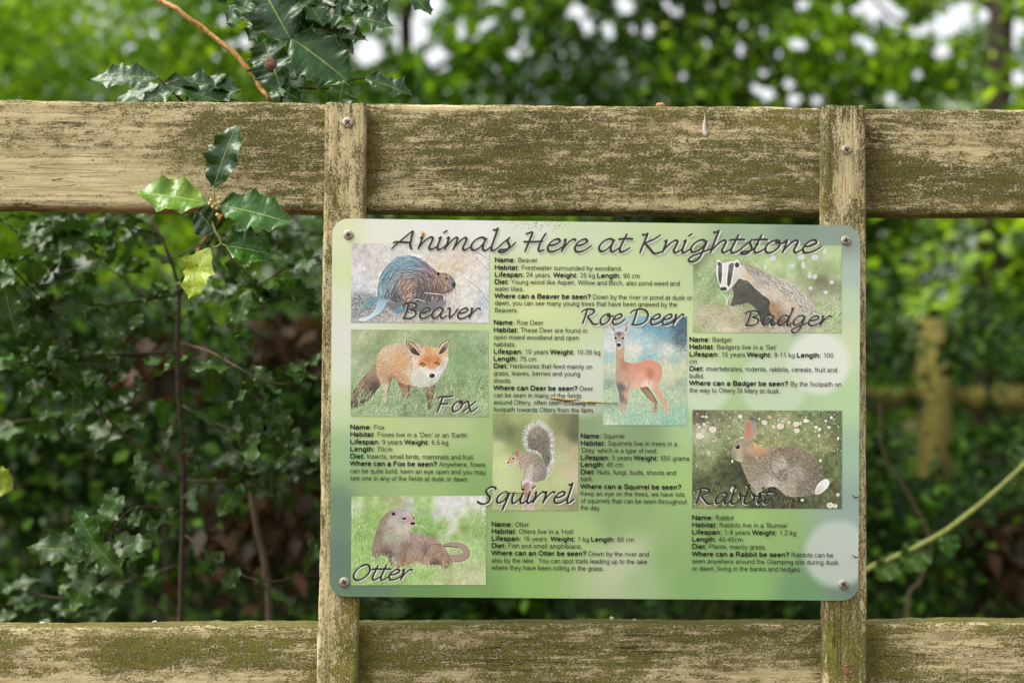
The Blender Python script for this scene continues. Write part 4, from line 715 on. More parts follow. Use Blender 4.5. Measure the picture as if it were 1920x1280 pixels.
BLOCKS = [
 ('beaver', 928, [(487,1008,'*Name:* Beaver'),(501,1167,'*Habitat:* Freshwater surrounded by woodland.'),(514.5,1200,'*Lifespan:* 24 years. *Weight:* 25 kg *Length:* 90 cm'),(528,1275,'*Diet:* Young wood like Aspen, Willow and Birch, also pond weed and'),(541,983,'water lilies.'),(554.5,1298,'*Where can a Beaver be seen?* Down by the river or pond at dusk or'),(567.5,1270,'dawn, you can see many young trees that have been gnawed by the'),(581,972,'Beavers.')]),
 ('roe deer', 926, [(604,1019,'*Name:* Roe Deer'),(618,1101,'*Habitat:* These Deer are found in'),(631.5,1086,'open mixed woodland and open'),(645,968,'habitats.'),(658.5,1126,'*Lifespan:* 10 years *Weight:* 10-35 kg'),(672,1006,'*Length:* 75 cm'),(685.5,1111,'*Diet:* Herbivores that feed mainly on'),(699,1088,'grass, leaves, berries and young'),(713,960,'shoots.'),(726.5,1112,'*Where can Deer be seen?* Deer'),(740,1090,'can be seen in many of the fields'),(753.5,1117,'around Ottery, often seen crossing the'),(767,1115,'footpath towards Ottery from the farm.')]),
 ('badger', 1293, [(636,1373,'*Name:* Badger'),(649.5,1457,'*Habitat:* Badgers live in a ‘Set’'),(663.5,1563,'*Lifespan:* 15 years *Weight:* 9-11 kg *Length:* 100'),(677,1307,'cm'),(690.5,1570,'*Diet:* invertebrates, rodents, rabbits, cereals, fruit and'),(704,1319,'bulbs'),(717.5,1578,'*Where can a Badger be seen?* By the footpath on'),(731,1464,'the way to Ottery St Mary at dusk.')]),
 ('fox', 657, [(800,721,'*Name:* Fox'),(813.5,878,'*Habitat:* Foxes live in a ‘Den’ or an ‘Earth’'),(827.5,841,'*Lifespan:* 9 years *Weight:* 6.5 kg'),(841,736,'*Length:* 70cm'),(854.5,890,'*Diet:* Insects, small birds, mammals and fruit.'),(868,910,'*Where can a Fox be seen?* Anywhere, foxes'),(882,911,'can be quite bold, keen an eye open and you may'),(895.5,880,'see one in any of the fields at dusk or dawn.')]),
 ('squirrel', 1089, [(816.5,1171,'*Name:* Squirrel'),(830,1270,'*Habitat:* Squirrels live in trees in a'),(843.5,1234,'‘Drey’ which is a type of nest.'),(857,1293,'*Lifespan:* 5 years *Weight:* 550 grams'),(870,1169,'*Length:* 45 cm'),(884,1268,'*Diet:* Nuts, fungi, buds, shoots and'),(897,1113,'bark.'),(911,1278,'*Where can a Squirrel be seen?*'),(924.5,1284,'Keep an eye on the trees, we have lots'),(938,1288,'of squirrels that can be seen throughout'),(951,1127,'the day.')]),
 ('otter', 922, [(982,992,'*Name:* Otter'),(995,1077,'*Habitat:* Otters live in a ‘Holt’'),(1008.5,1189,'*Lifespan:* 16 years. *Weight:* 1 kg *Length:* 60 cm'),(1022,1092,'*Diet:* Fish and small amphibians.'),(1035.5,1217,'*Where can an Otter be seen?* Down by the river and'),(1049.5,1214,'also by the lake.  You can spot trails leading up to the lake'),(1063,1133,'where they have been rolling in the grass.')]),
 ('rabbit', 1298, [(969.5,1376,'*Name:* Rabbit'),(983,1478,'*Habitat:* Rabbits live in a ‘Burrow’'),(996.5,1493,'*Lifespan:* 1-9 years *Weight:* 1.2 kg'),(1010,1393,'*Length:* 40-45cm'),(1023.5,1437,'*Diet:* Plants, mainly grass.'),(1037.5,1563,'*Where can a Rabbit be seen?* Rabbits can be'),(1051,1572,'seen anywhere around the Glamping site during dusk'),(1064.5,1503,'or dawn, living in the banks and hedges.')])]
# ---- body lettering: a plain sans drawn with one pen of even width (em units)
def E_(cx, cy, rx, ry, a0=0, a1=360, n=18):
    t = np.radians(np.linspace(a0, a1, n)); return np.stack([cx+rx*np.cos(t), cy+ry*np.sin(t)], -1)
def K_(*p): return crom(p, 5)
def S_(*p): return [np.array(p[i:i+2], float) for i in range(len(p)-1)]
ARCH = lambda x, w: [K_((x, .28), (x+.05, .42), (x+w*.52, .478), (x+w-.03, .42), (x+w, .29)), *S_((x+w, .30), (x+w, 0))]
BB = [K_((.34, .675), (.50, .64), (.54, .53), (.49, .42), (.34, .375)), *S_((.1, .675), (.35, .675)), *S_((.1, .375), (.36, .375))]
SANS = {
 'a': (.556, [K_((.08, .37), (.13, .45), (.26, .48), (.39, .45), (.43, .34)), *S_((.435, .36), (.435, .09)), K_((.435, .1), (.45, .04), (.51, .03)), K_((.435, .29), (.25, .265), (.1, .21), (.075, .12), (.15, .04), (.28, .035), (.4, .09), (.435, .2))]),
 'b': (.556, [*S_((.1, .716), (.1, 0)), E_(.288, .255, .185, .222)]), 'c': (.5, [E_(.27, .255, .19, .222, 42, 318)]), 'd': (.556, [*S_((.456, .716), (.456, 0)), E_(.268, .255, .185, .222)]),
 'e': (.556, [*S_((.09, .265), (.475, .265)), E_(.278, .255, .195, .222, 2, 318)]), 'f': (.29, [K_((.31, .68), (.21, .685), (.135, .61), (.13, .5)), *S_((.13, .52), (.13, 0)), *S_((.02, .48), (.28, .48))]),
 'g': (.556, [E_(.268, .255, .185, .222), *S_((.456, .5), (.456, -.04)), K_((.456, -.03), (.41, -.15), (.27, -.18), (.1, -.12))]), 'h': (.556, [*S_((.1, .716), (.1, 0)), *ARCH(.1, .355)]),
 'i': (.23, [*S_((.115, .5), (.115, 0)), *S_((.115, .716), (.115, .62))]), 'k': (.5, [*S_((.1, .716), (.1, 0)), *S_((.44, .51), (.11, .19)), *S_((.22, .29), (.47, 0))]), 'l': (.23, [*S_((.115, .716), (.115, 0))]),
 'm': (.833, [*S_((.1, .51), (.1, 0)), *ARCH(.1, .315), *ARCH(.415, .315)]), 'n': (.556, [*S_((.1, .51), (.1, 0)), *ARCH(.1, .355)]), 'o': (.556, [E_(.278, .255, .2, .222)]),
 'p': (.556, [*S_((.1, .51), (.1, -.2)), E_(.288, .255, .185, .222)]), 'q': (.556, [*S_((.456, .51), (.456, -.2)), E_(.268, .255, .185, .222)]), 'r': (.34, [*S_((.1, .51), (.1, 0)), K_((.1, .27), (.15, .42), (.23, .475), (.33, .46))]),
 's': (.5, [K_((.43, .37), (.36, .455), (.25, .478), (.12, .44), (.09, .36), (.17, .29), (.33, .235), (.425, .15), (.38, .06), (.25, .033), (.12, .06), (.065, .15))]), 't': (.29, [*S_((.13, .65), (.13, .1)), K_((.13, .12), (.17, .045), (.27, .04)), *S_((.02, .48), (.27, .48))]),
 'u': (.556, [*S_((.1, .51), (.1, .2)), K_((.1, .21), (.14, .07), (.26, .035), (.4, .1), (.455, .22)), *S_((.455, .51), (.455, 0))]), 'v': (.5, S_((.04, .51), (.25, .02), (.46, .51))), 'w': (.722, S_((.03, .51), (.195, .02), (.36, .49), (.525, .02), (.69, .51))),
 'x': (.5, [*S_((.04, .51), (.46, 0)), *S_((.45, .51), (.04, 0))]), 'y': (.5, [*S_((.04, .51), (.25, .03)), *S_((.46, .51), (.225, -.1)), K_((.23, -.09), (.17, -.18), (.06, -.175))]), 'z': (.5, S_((.05, .48), (.44, .48), (.05, .04), (.46, .04))),
 'A': (.667, [*S_((.03, 0), (.333, .7), (.64, 0)), *S_((.15, .25), (.52, .25))]), 'B': (.667, [*S_((.1, .716), (.1, 0)), *BB, *S_((.1, .04), (.38, .04)), K_((.36, .375), (.54, .34), (.59, .21), (.53, .08), (.37, .04))]),
 'D': (.722, [*S_((.1, .716), (.1, 0)), *S_((.1, .675), (.33, .675)), *S_((.1, .04), (.33, .04)), K_((.32, .675), (.52, .63), (.635, .48), (.64, .26), (.55, .1), (.45, .05), (.32, .04))]),
 'E': (.667, [*S_((.1, .716), (.1, 0)), *S_((.1, .675), (.6, .675)), *S_((.1, .38), (.55, .38)), *S_((.1, .04), (.61, .04))]), 'F': (.611, [*S_((.1, .716), (.1, 0)), *S_((.1, .675), (.57, .675)), *S_((.1, .36), (.5, .36))]),
 'G': (.778, [E_(.39, .358, .31, .32, 40, 325), *S_((.68, .33), (.68, .14)), *S_((.42, .34), (.71, .34))]), 'H': (.722, [*S_((.1, .716), (.1, 0)), *S_((.62, .716), (.62, 0)), *S_((.1, .38), (.62, .38))]), 'I': (.278, [*S_((.14, .716), (.14, 0))]),
 'K': (.667, [*S_((.1, .716), (.1, 0)), *S_((.6, .71), (.11, .25)), *S_((.27, .41), (.64, 0))]), 'L': (.556, [*S_((.1, .716), (.1, 0)), *S_((.1, .04), (.53, .04))]), 'M': (.833, [*S_((.1, .716), (.1, 0)), *S_((.73, .716), (.73, 0)), *S_((.11, .7), (.415, .03), (.72, .7))]),
 'N': (.722, [*S_((.1, .716), (.1, 0)), *S_((.62, .716), (.62, 0)), *S_((.11, .7), (.61, .02))]), 'O': (.778, [E_(.39, .358, .32, .32)]), 'P': (.667, [*S_((.1, .716), (.1, 0)), *S_((.1, .675), (.38, .675)), *S_((.1, .33), (.38, .33)), K_((.37, .675), (.55, .62), (.58, .5), (.54, .38), (.37, .33))]),
 'R': (.722, [*S_((.1, .716), (.1, 0)), *BB, *S_((.38, .36), (.65, 0))]), 'S': (.667, [K_((.57, .53), (.5, .64), (.34, .68), (.15, .63), (.1, .52), (.18, .43), (.4, .35), (.57, .27), (.58, .14), (.47, .05), (.33, .033), (.14, .07), (.08, .22))]),
 'T': (.611, [*S_((.02, .675), (.59, .675)), *S_((.305, .675), (.305, 0))]), 'W': (.944, S_((.03, .71), (.24, .03), (.47, .69), (.7, .03), (.91, .71))), 'Y': (.667, [*S_((.03, .71), (.333, .32), (.64, .71)), *S_((.333, .34), (.333, 0))]),
 '0': (.556, [E_(.278, .355, .19, .32)]), '1': (.556, [*S_((.33, .716), (.33, 0)), *S_((.33, .68), (.15, .54))]), '2': (.556, [K_((.08, .5), (.12, .63), (.27, .68), (.42, .63), (.46, .5), (.38, .36), (.2, .19), (.08, .05)), *S_((.05, .042), (.49, .042))]),
 '3': (.556, [K_((.08, .52), (.15, .65), (.28, .68), (.41, .62), (.43, .51), (.36, .41), (.24, .38)), K_((.24, .38), (.4, .35), (.47, .21), (.41, .08), (.27, .035), (.13, .07), (.07, .2))]), '4': (.556, [*S_((.37, .716), (.37, 0)), *S_((.37, .68), (.05, .2)), *S_((.04, .2), (.51, .2))]),
 '5': (.556, [*S_((.46, .665), (.15, .665), (.1, .34)), K_((.1, .33), (.2, .42), (.33, .43), (.45, .34), (.46, .2), (.38, .07), (.25, .035), (.12, .08), (.07, .2))]), '6': (.556, [E_(.285, .23, .185, .195), K_((.1, .25), (.1, .45), (.18, .63), (.3, .68), (.44, .6))]),
 '7': (.556, [*S_((.06, .665), (.49, .665)), K_((.48, .66), (.32, .42), (.2, 0))]), '9': (.556, [E_(.27, .47, .185, .2), K_((.455, .46), (.45, .25), (.38, .08), (.25, .035), (.1, .12))]),
 '.': (.278, [*S_((.14, .09), (.14, 0))]), ',': (.278, [*S_((.145, .09), (.115, -.1))]), ':': (.278, [*S_((.14, .09), (.14, 0)), *S_((.14, .5), (.14, .41))]), '-': (.333, [*S_((.05, .25), (.29, .25))]),
 '?': (.556, [K_((.08, .5), (.13, .63), (.28, .68), (.43, .62), (.45, .5), (.37, .38), (.28, .3), (.275, .19)), *S_((.275, .09), (.275, 0))]), '‘': (.222, [*S_((.1, .56), (.14, .716))]), '’': (.222, [*S_((.1, .56), (.14, .716))])}
def textline(src):
    """strokes laid along one line in em units ('*' toggles bold) -> list of (points, pen width)"""
    out = []; x = 0.0
    for i, seg in enumerate(src.split('*')):
        bold = i % 2 == 1; kx = 1.13 if bold else 1.0; pen = .168 if bold else .088
        for ch in seg:
            if ch == ' ': x += .278*kx; continue
            adv, st = SANS[ch]
            for p in st: out.append((p*np.array([kx, 1])+np.array([x, 0]), pen))
            x += adv*kx+(.02 if bold else 0)
    return out, x
for who, x0, lines in BLOCKS:
    V = []; F = []; n = 0; zi = 0
    for yc, x1, src in lines:
        st, w = textline(src); kx = (x1-x0)/(w-.06); EM = 12.3
        for p, pen in st:
            X = x0+(p[:, 0]-.06)*kx; Y = yc+4.3+.0095*(X-x0)-p[:, 1]*EM
            t = np.gradient(np.stack([X, Y], -1), axis=0); t /= np.linalg.norm(t, axis=1)[:, None]+1e-9
            hw = pen*EM*.5; nx = np.stack([-t[:, 1], t[:, 0]], -1)*hw
            Q = np.stack([np.stack([X, Y], -1)-nx, np.stack([X, Y], -1)+nx], 1).reshape(-1, 2); zi += 1
            W3 = atv(Q[:, 0], Q[:, 1], YS-.0006); W3[:, 1] -= .00004*(zi % 6)
            V.append(W3); F.append(gridfaces(len(p), 2)+n); n += len(Q)
    mk('info_text', np.vstack(V), np.vstack(F), INK2, sign, False, label='printed facts about the '+who)
# ------------------------------------------------------------------ foliage materials
def mat_holly(name, dark, light, rib, rough=.22, spots=0.0, spec=.55):
    m, n, l, b = newmat(name); q = NB(m.node_tree)
    uv = n.new('ShaderNodeUVMap'); sp = n.new('ShaderNodeSeparateXYZ'); l.new(uv.outputs[0], sp.inputs[0])
    u, v = sp.outputs[0], sp.outputs[1]; av = q.math('ABSOLUTE', v)
    oi = n.new('ShaderNodeObjectInfo')
    f = q.noise(q.obj(), 55, 5, .6); f3 = q.noise(q.obj(), 9, 2)
    col = q.mix(q.step(q.math('ADD', q.math('MULTIPLY', f, .5), q.math('MULTIPLY', f3, .5)), .35, .65), L3(*dark), L3(*light))
    vein = q.math('SINE', q.math('MULTIPLY', q.math('SUBTRACT', u, q.math('MULTIPLY', av, .16)), 48.0))
    veinm = q.math('MULTIPLY', q.step(vein, .93, 1.0), q.step(av, 1.0, .2))
    col = q.mix(q.math('MULTIPLY', veinm, .10), col, L3(*rib))
    ribm = q.step(av, .045, .015); col = q.mix(q.math('MULTIPLY', ribm, .68), col, L3(*rib))
    edge = q.step(av, .955, .99); col = q.mix(q.math('MULTIPLY', edge, .5), col, L3(*rib))
    if spots:
        sn = q.noise(q.obj((1, 1, 1), (3, 1, 2)), 330, 2); col = q.mix(q.math('MULTIPLY', q.step(sn, .60, .67), spots), col, L3(40, 60, 14))
        br = q.noise(q.obj((1, 1, 1), (1, 7, 2)), 45, 3); col = q.mix(q.math('MULTIPLY', q.step(br, .66, .72), spots*.6), col, L3(105, 92, 40))
    l.new(col, b.inputs['Base Color']); b.inputs['Specular IOR Level'].default_value = spec
    rr = q.math('ADD', rough, q.math('MULTIPLY', f, .16)); l.new(rr, b.inputs['Roughness'])
    h = q.math('ADD', q.math('MULTIPLY', vein, .035), q.math('ADD', f, q.math('MULTIPLY', ribm, -.6)))
    l.new(q.bump(q.math('ADD', h, q.math('MULTIPLY', q.noise(q.obj(), 85, 2), 2.2)), .5, .0016), b.inputs['Normal'])
    tr = n.new('ShaderNodeBsdfTranslucent'); l.new(q.mix(.6, col, L3(*light)), tr.inputs[0])
    mx = n.new('ShaderNodeMixShader'); mx.inputs[0].default_value = .14
    out = n['Material Output']; l.new(b.outputs[0], mx.inputs[1]); l.new(tr.outputs[0], mx.inputs[2]); l.new(mx.outputs[0], out.inputs[0])
    return m
HOLLY = mat_holly('holly_leaf', (24, 54, 16), (44, 84, 24), (150, 168, 84))
HOLLY_MID = mat_holly('holly_leaf_young', (36, 82, 20), (66, 116, 34), (176, 194, 104), .2, .15)
HOLLY_LIME = mat_holly('holly_leaf_lime', (112, 146, 26), (72, 122, 28), (190, 204, 104), .18, .25)
HOLLY_YEL = mat_holly('holly_leaf_yellow', (124, 152, 26), (154, 174, 36), (206, 208, 92), .3, .8)
HOLLY_SH = mat_holly('holly_leaf_hedge', (32, 56, 15), (60, 90, 28), (132, 148, 70), .24, 0.0, .34)
TWIG = plain('green_brown_twig', (128, 104, 62), .7, .35, 160); TWIGD = plain('dark_twig', (62, 50, 34), .8, .35, 120); TWIGY = plain('ochre_twig', (176, 132, 72), .65, .4, 190)
TWIGB = plain('brown_twig', (80, 66, 42), .8, .35, 120); TWIGG = plain('green_twig', (120, 128, 58), .6, .3, 200)
def leaf_mesh(Ln, Wd, ns=5, spine=.5, wav=.16, fold=.18, bend=.15, tip=.06, seed=0, na=64, nc=9, twist=0.0):
    """holly leaf in local coords: x along (0 = stalk), y across, z = face side"""
    rs = np.random.RandomState(seed)
    t = np.linspace(0, 1, na); basew = Wd/2*np.clip(np.sin(np.pi*np.clip(t, 0, 1)**.92), 0, 1)**.62
    half = {}
    for sgn in (-1, 1):
        ph = rs.uniform(-.18, .18); loc = (np.arange(ns)+.75+ph)/(ns+.45)
        loc = loc+rs.uniform(-.03, .03, ns); h = np.zeros(na); dx = np.zeros(na); zz = np.zeros(na)
        for k, c in enumerate(loc):
            d = (t-c)*(ns+.45); s = rs.uniform(.7, 1.2)
            pk = np.exp(-np.abs(d)*3.6); h += pk*s; dx += pk*.5*s*Wd*.16*spine; zz += np.exp(-(d*1.8)**2)*(1 if (k % 2 == (sgn > 0)) else -1)*rs.uniform(.5, 1.2)
        w = basew*(1-.55*spine+.68*spine*h); half[sgn] = (w, dx, zz)
    tipm = np.clip((t-.93)/.07, 0, 1)
    cs = np.sin(np.linspace(-1, 1, nc)*np.pi/2*.98)/np.sin(np.pi/2*.98)
    V = np.zeros((na, nc, 3)); UV = np.zeros((na, nc, 2))
    for j, c in enumerate(cs):
        w, dx, zz = half[1 if c >= 0 else -1]; a = abs(c)
        V[:, j, 0] = t*Ln*(1-tip)+dx*a**3+tipm*tip*Ln*(1-a); V[:, j, 1] = c*w
        V[:, j, 2] = fold*a*w-wav*zz*Wd*a**2.2*.6-bend*Ln*t**2+.022*Wd*np.sin(t*19+1.1*np.sign(c)+seed)*np.sin(a*np.pi)
        UV[:, j, 0] = t; UV[:, j, 1] = c
    if twist:
        an = twist*t[:, None]; y, z = V[..., 1].copy(), V[..., 2].copy(); V[..., 1] = y*np.cos(an)-z*np.sin(an); V[..., 2] = y*np.sin(an)+z*np.cos(an)
    return V.reshape(-1, 3), gridfaces(na, nc), UV.reshape(-1, 2)
def frame(basep, tipp, nrm, roll=0.0):
    x = np.asarray(tipp, float)-np.asarray(basep, float); L_ = np.linalg.norm(x); x /= L_
    z = np.asarray(nrm, float); z = z-x*(z@x); z /= np.linalg.norm(z)+1e-9; y = np.cross(z, x)
    if roll: y, z = y*math.cos(roll)+z*math.sin(roll), z*math.cos(roll)-y*math.sin(roll)
    return L_, np.stack([x, y, z], 1)
def holly_leaf(parent, b, t, Wpx, Y, mat, nrm=(0, -1, .25), roll=0, seed=0, label=None, dz=0.0, stalk=True, name='leaf', **k):
    """b, t photo px of stalk end and tip; Wpx width in px at depth Y; dz = extra depth of the tip"""
    P0 = np.array(at(b[0], b[1], Y)); P1 = np.array(at(t[0], t[1], Y+dz)); L_, M = frame(P0, P1, nrm, roll)
    ppm = abs(np.array(at(1000, 600, Y))-np.array(at(1001, 600, Y)))[0]
    v, f, uv = leaf_mesh(L_, Wpx*ppm, seed=seed, **k)
    o = mk(name, v@M.T+P0, f, mat, parent, True, loc=P0, uv=uv, label=label)
    return o
# ---- the sprig hanging in front of the top rail
YSP = -.012
sprig = empty('holly_sprig', tuple(at(408, 460, YSP)), 'small holly sprig with lime and yellow leaves in front of the top rail', 'holly sprig')
sp = lambda *p: [np.array(at(x, y, YSP+d)) for x, y, d in p]
mk('twig', *merge([tube(sp((478, 534, .41), (460, 508, .22), (440, 490, .10), (425, 468, .03), (414, 458, .004), (408, 462, 0), (396, 464, .0)), [.0016, .0018, .0016, .0014, .0012, .0008], 8),
    tube(sp((415, 458, .004), (412, 446, .004), (404, 434, .006), (398, 412, .012), (402, 392, .004), (402, 372, 0), (401, 348, 0)), [.0016, .0017, .0015, .0013, .0016, .0012, .0009], 8),
    tube(sp((402, 386, .002), (392, 383, 0), (380, 379, 0)), [.0013, .001, .0008], 8), tube(sp((403, 390, .002), (412, 387, 0), (418, 387, 0)), [.0013, .001, .0008], 8),
    tube(sp((414, 458, .003), (422, 460, .002), (428, 462, 0)), [.0013, .001, .0008], 8)]), TWIGG, sprig)
holly_leaf(sprig, (401, 350), (439, 226), 68, YSP, HOLLY, (-.1, -1, .25), 0, 3, 'dark upright leaf', dz=-.012, ns=6, spine=.4, wav=.2, fold=.26, bend=.14)
holly_leaf(sprig, (386, 380), (251, 350), 80, YSP, HOLLY_LIME, (.1, -1, .5), 0, 8, 'lime green leaf', dz=-.01, ns=5, spine=.36, wav=.2, fold=.2, bend=.14)
holly_leaf(sprig, (413, 385), (549, 408), 86, YSP, HOLLY_MID, (-.05, -1, .5), 0, 15, None, dz=-.014, ns=6, spine=.42, wav=.22, fold=.2, bend=.14)
holly_leaf(sprig, (405, 433), (362, 392), 66, YSP+.012, HOLLY, (.3, -1, -.8), 0, 21, None, dz=.006, ns=5, spine=.12, wav=.05)
holly_leaf(sprig, (424, 461), (514, 472), 76, YSP, HOLLY_MID, (0, -1, .5), .1, 27, None, dz=.004, ns=5, spine=.5, wav=.2, fold=.5)
holly_leaf(sprig, (394, 464), (344, 558), 68, YSP, HOLLY_YEL, (-.4, -1, .2), 0, 33, 'yellow speckled leaf', dz=-.008, ns=4, spine=.55, wav=.18, fold=.2, bend=.16)
BUDM = plain('pale_bud', (186, 176, 112), .5, .2, 300)
def ball(c, r, n=8, m=6, sq=(1, 1, 1)):
    th = np.linspace(0, 2*np.pi, n, endpoint=False); ph = np.linspace(.02, np.pi-.02, m)
    V = np.array([[c[0]+r*sq[0]*np.sin(p)*np.cos(t), c[1]+r*sq[1]*np.sin(p)*np.sin(t), c[2]+r*sq[2]*np.cos(p)] for p in ph for t in th])
    return V, gridfaces(m, n, True)
_rs = np.random.RandomState(2)
for x, y in ((396, 376), (403, 383), (411, 371), (400, 388), (407, 391), (393, 382), (407, 403), (412, 380)):
    c = np.array(at(x+_rs.uniform(-1, 1), y, YSP-.004+_rs.uniform(-.003, .003))); mk('bud', *ball(c, _rs.uniform(.0019, .0028)), BUDM, sprig)
# ---- the holly branch above the rail
YH = .115
holly = empty('holly_branch', tuple(at(500, 300, YH)), 'dark glossy spiny holly branch rising behind the top rail over the left batten', 'holly branch')
hp = lambda *p: [np.array(at(x, y, YH+d)) for x, y, d in p]
mk('stem', *tube(hp((230, -40, .02), (290, -4, .01), (330, 16, 0), (352, 34, 0), (384, 56, .004), (414, 80, .002), (440, 101, 0), (466, 132, 0), (481, 150, .002), (490, 168, 0), (506, 192, 0), (506, 260, .08), (460, 350, .25), (390, 440, .4), (336, 545, .5)), [.0026, .0028, .0030, .0034, .0029, .0032, .0033, .0029, .0034, .0027, .0028, .003, .0035, .004], 10, 5, .13, 3), TWIGY, holly, label='ochre woody stem')
mk('stem', *merge([tube(hp((557, -60, .02), (556, 10, .02), (556, 62, .02), (545, 110, .02), (530, 165, .02), (524, 200, .03), (500, 280, .1), (470, 340, .23), (400, 440, .4), (334, 560, .5)), [.0022, .0024, .0024, .0022, .0022, .0022, .003], 8, 5, .08), tube(hp((575, -10, .0), (570, 8, .01), (560, 26, .02)), [.0014, .0014, .0016], 8),
    tube(hp((560, 165, .01), (610, 166, .01), (645, 158, .0), (660, 150, 0), (684, 147, 0)), [.0015, .0013, .0012, .001, .0008], 8), tube(hp((650, 30, 0), (636, 44, .005), (620, 55, .01), (570, 62, .02)), [.0009, .001, .0012, .0014], 8), tube(hp((297, 146, .0), (306, 156, .0), (320, 168, .01), (350, 200, .02), (410, 270, .1), (462, 350, .25)), [.001, .0013, .0016, .0018, .002], 8)]), TWIGD, holly)
HL = [((298, 146), (158, 136), 62, -.01, dict(ns=5, spine=.62, wav=.16), (-.05, -1, .55)), ((306, 158), (196, 192), 44, .02, dict(ns=4, spine=.6), (0, -1, .8)), ((308, 156), (458, 150), 60, -.004, dict(ns=5, spine=.7, wav=.22), (0, -.9, .9)), ((330, 168), (262, 186), 46, -.012, dict(ns=4, spine=.5), (.2, -1, .7)),
 ((312, 160), (470, 196), 56, -.014, dict(ns=5, spine=.62, wav=.2), (0, -1, .7)), ((350, 190), (420, 128), 52, .012, dict(ns=4, spine=.7), (-.2, -1, .6)), ((380, 196), (452, 158), 44, .0, dict(ns=4, spine=.7), (-.3, -1, .6)),
 ((546, 76), (466, -70), 118, -.004, dict(ns=6, spine=.5, wav=.16, fold=.08, bend=.08), (-.1, -1, .35)), ((546, 72), (660, 148), 124, -.02, dict(ns=6, spine=.42, wav=.14, fold=.06, bend=.1), (.1, -1, .5)), ((527, 166), (490, 66), 92, -.012, dict(ns=5, spine=.6, wav=.18, fold=.15), (-.2, -1, .3)),
 ((655, 32), (738, 40), 62, -.01, dict(ns=4, spine=.7, wav=.2), (0, -1, .5)), ((650, 34), (600, 20), 60, .0, dict(ns=4, spine=.55), (0, -1, .4)), ((645, 150), (631, 212), 62, -.052, dict(ns=3, spine=.8, wav=.2, fold=.3), (0, -1, .4)), ((684, 147), (782, 172), 50, -.01, dict(ns=4, spine=.9, wav=.25, fold=.3), (0, -1, .9)),
 ((527, 168), (572, 190), 40, -.014, dict(ns=3, spine=.7), (.2, -1, .5)), ((530, 166), (508, 182), 36, -.016, dict(ns=3, spine=.6), (-.3, -1, .4)), ((572, 40), (620, -30), 78, .01, dict(ns=5, spine=.5, wav=.18), (0, -1, .3)), ((560, 44), (540, -40), 62, .014, dict(ns=5, spine=.5, wav=.2), (-.3, -1, .2)),
 ((580, 52), (640, 62), 56, .012, dict(ns=4, spine=.5, wav=.2), (.2, -1, .5)), ((690, -12), (730, 24), 46, -.008, dict(ns=3, spine=.7), (.2, -1, .5)), ((760, -18), (812, 22), 50, -.01, dict(ns=4, spine=.8), (.2, -1, .6)), ((470, 10), (420, 40), 60, .012, dict(ns=4, spine=.55, wav=.2), (-.3, -1, .4)),
 ((500, 30), (460, 74), 60, .018, dict(ns=4, spine=.6, wav=.2), (-.4, -1, .4)), ((660, 0), (700, -40), 62, .004, dict(ns=4, spine=.5), (.2, -1, .3)), ((620, 60), (668, 98), 52, .012, dict(ns=4, spine=.5, wav=.2), (.3, -1, .6)), ((600, 30), (560, 90), 66, .022, dict(ns=4, spine=.4), (.1, -1, .3)), ((640, -20), (600, 44), 70, .02, dict(ns=4, spine=.5, wav=.2), (.1, -1, .4)), ((395, -40), (425, 8), 44, .01, dict(ns=4, spine=.6), (0, -1, .3)), ((600, 10), (560, -40), 60, -.006, dict(ns=4, spine=.6, wav=.2), (0, -1, .4)), ((640, 14), (690, 2), 50, -.006, dict(ns=4, spine=.65, wav=.22), (.2, -1, .5)), ((575, 0), (610, 46), 48, -.01, dict(ns=4, spine=.5, wav=.2), (.3, -1, .4)), ((470, -10), (444, 34), 52, -.006, dict(ns=4, spine=.65, wav=.22), (-.2, -1, .3)), ((520, -30), (506, 40), 60, .006, dict(ns=5, spine=.5, wav=.2), (-.2, -1, .2)), ((700, -24), (664, 24), 50, .004, dict(ns=4, spine=.65, wav=.22), (.1, -1, .5)), ((606, 62), (580, 104), 44, .02, dict(ns=4, spine=.6), (0, -1, .5)), ((634, 62), (690, 70), 40, .008, dict(ns=4, spine=.75, wav=.25), (.2, -1, .7)), ((540, 150), (570, 108), 44, -.02, dict(ns=3, spine=.7), (.2, -1, .6)), ((556, 90), (598, 150), 58, .016, dict(ns=4, spine=.5, wav=.2), (.3, -1, .3))]
for i, (b, t, w, d, kw, nr) in enumerate(HL): holly_leaf(holly, b, t, w, YH+d, HOLLY, nr, 0, 100+i, dz=-.01+.02*((i*7) % 5)/5, **kw)
_c = np.array(at(507, 121, YH-.03)); _v, _f = ball(_c, .0085, 12, 9, (.85, .7, 1)); _v = _v+_rs.normal(0, .0009, _v.shape)
mk('withered_bud', _v, _f, plain('withered_brown', (104, 74, 52), .8, .6, 350), holly, label='brown shrivelled bud')
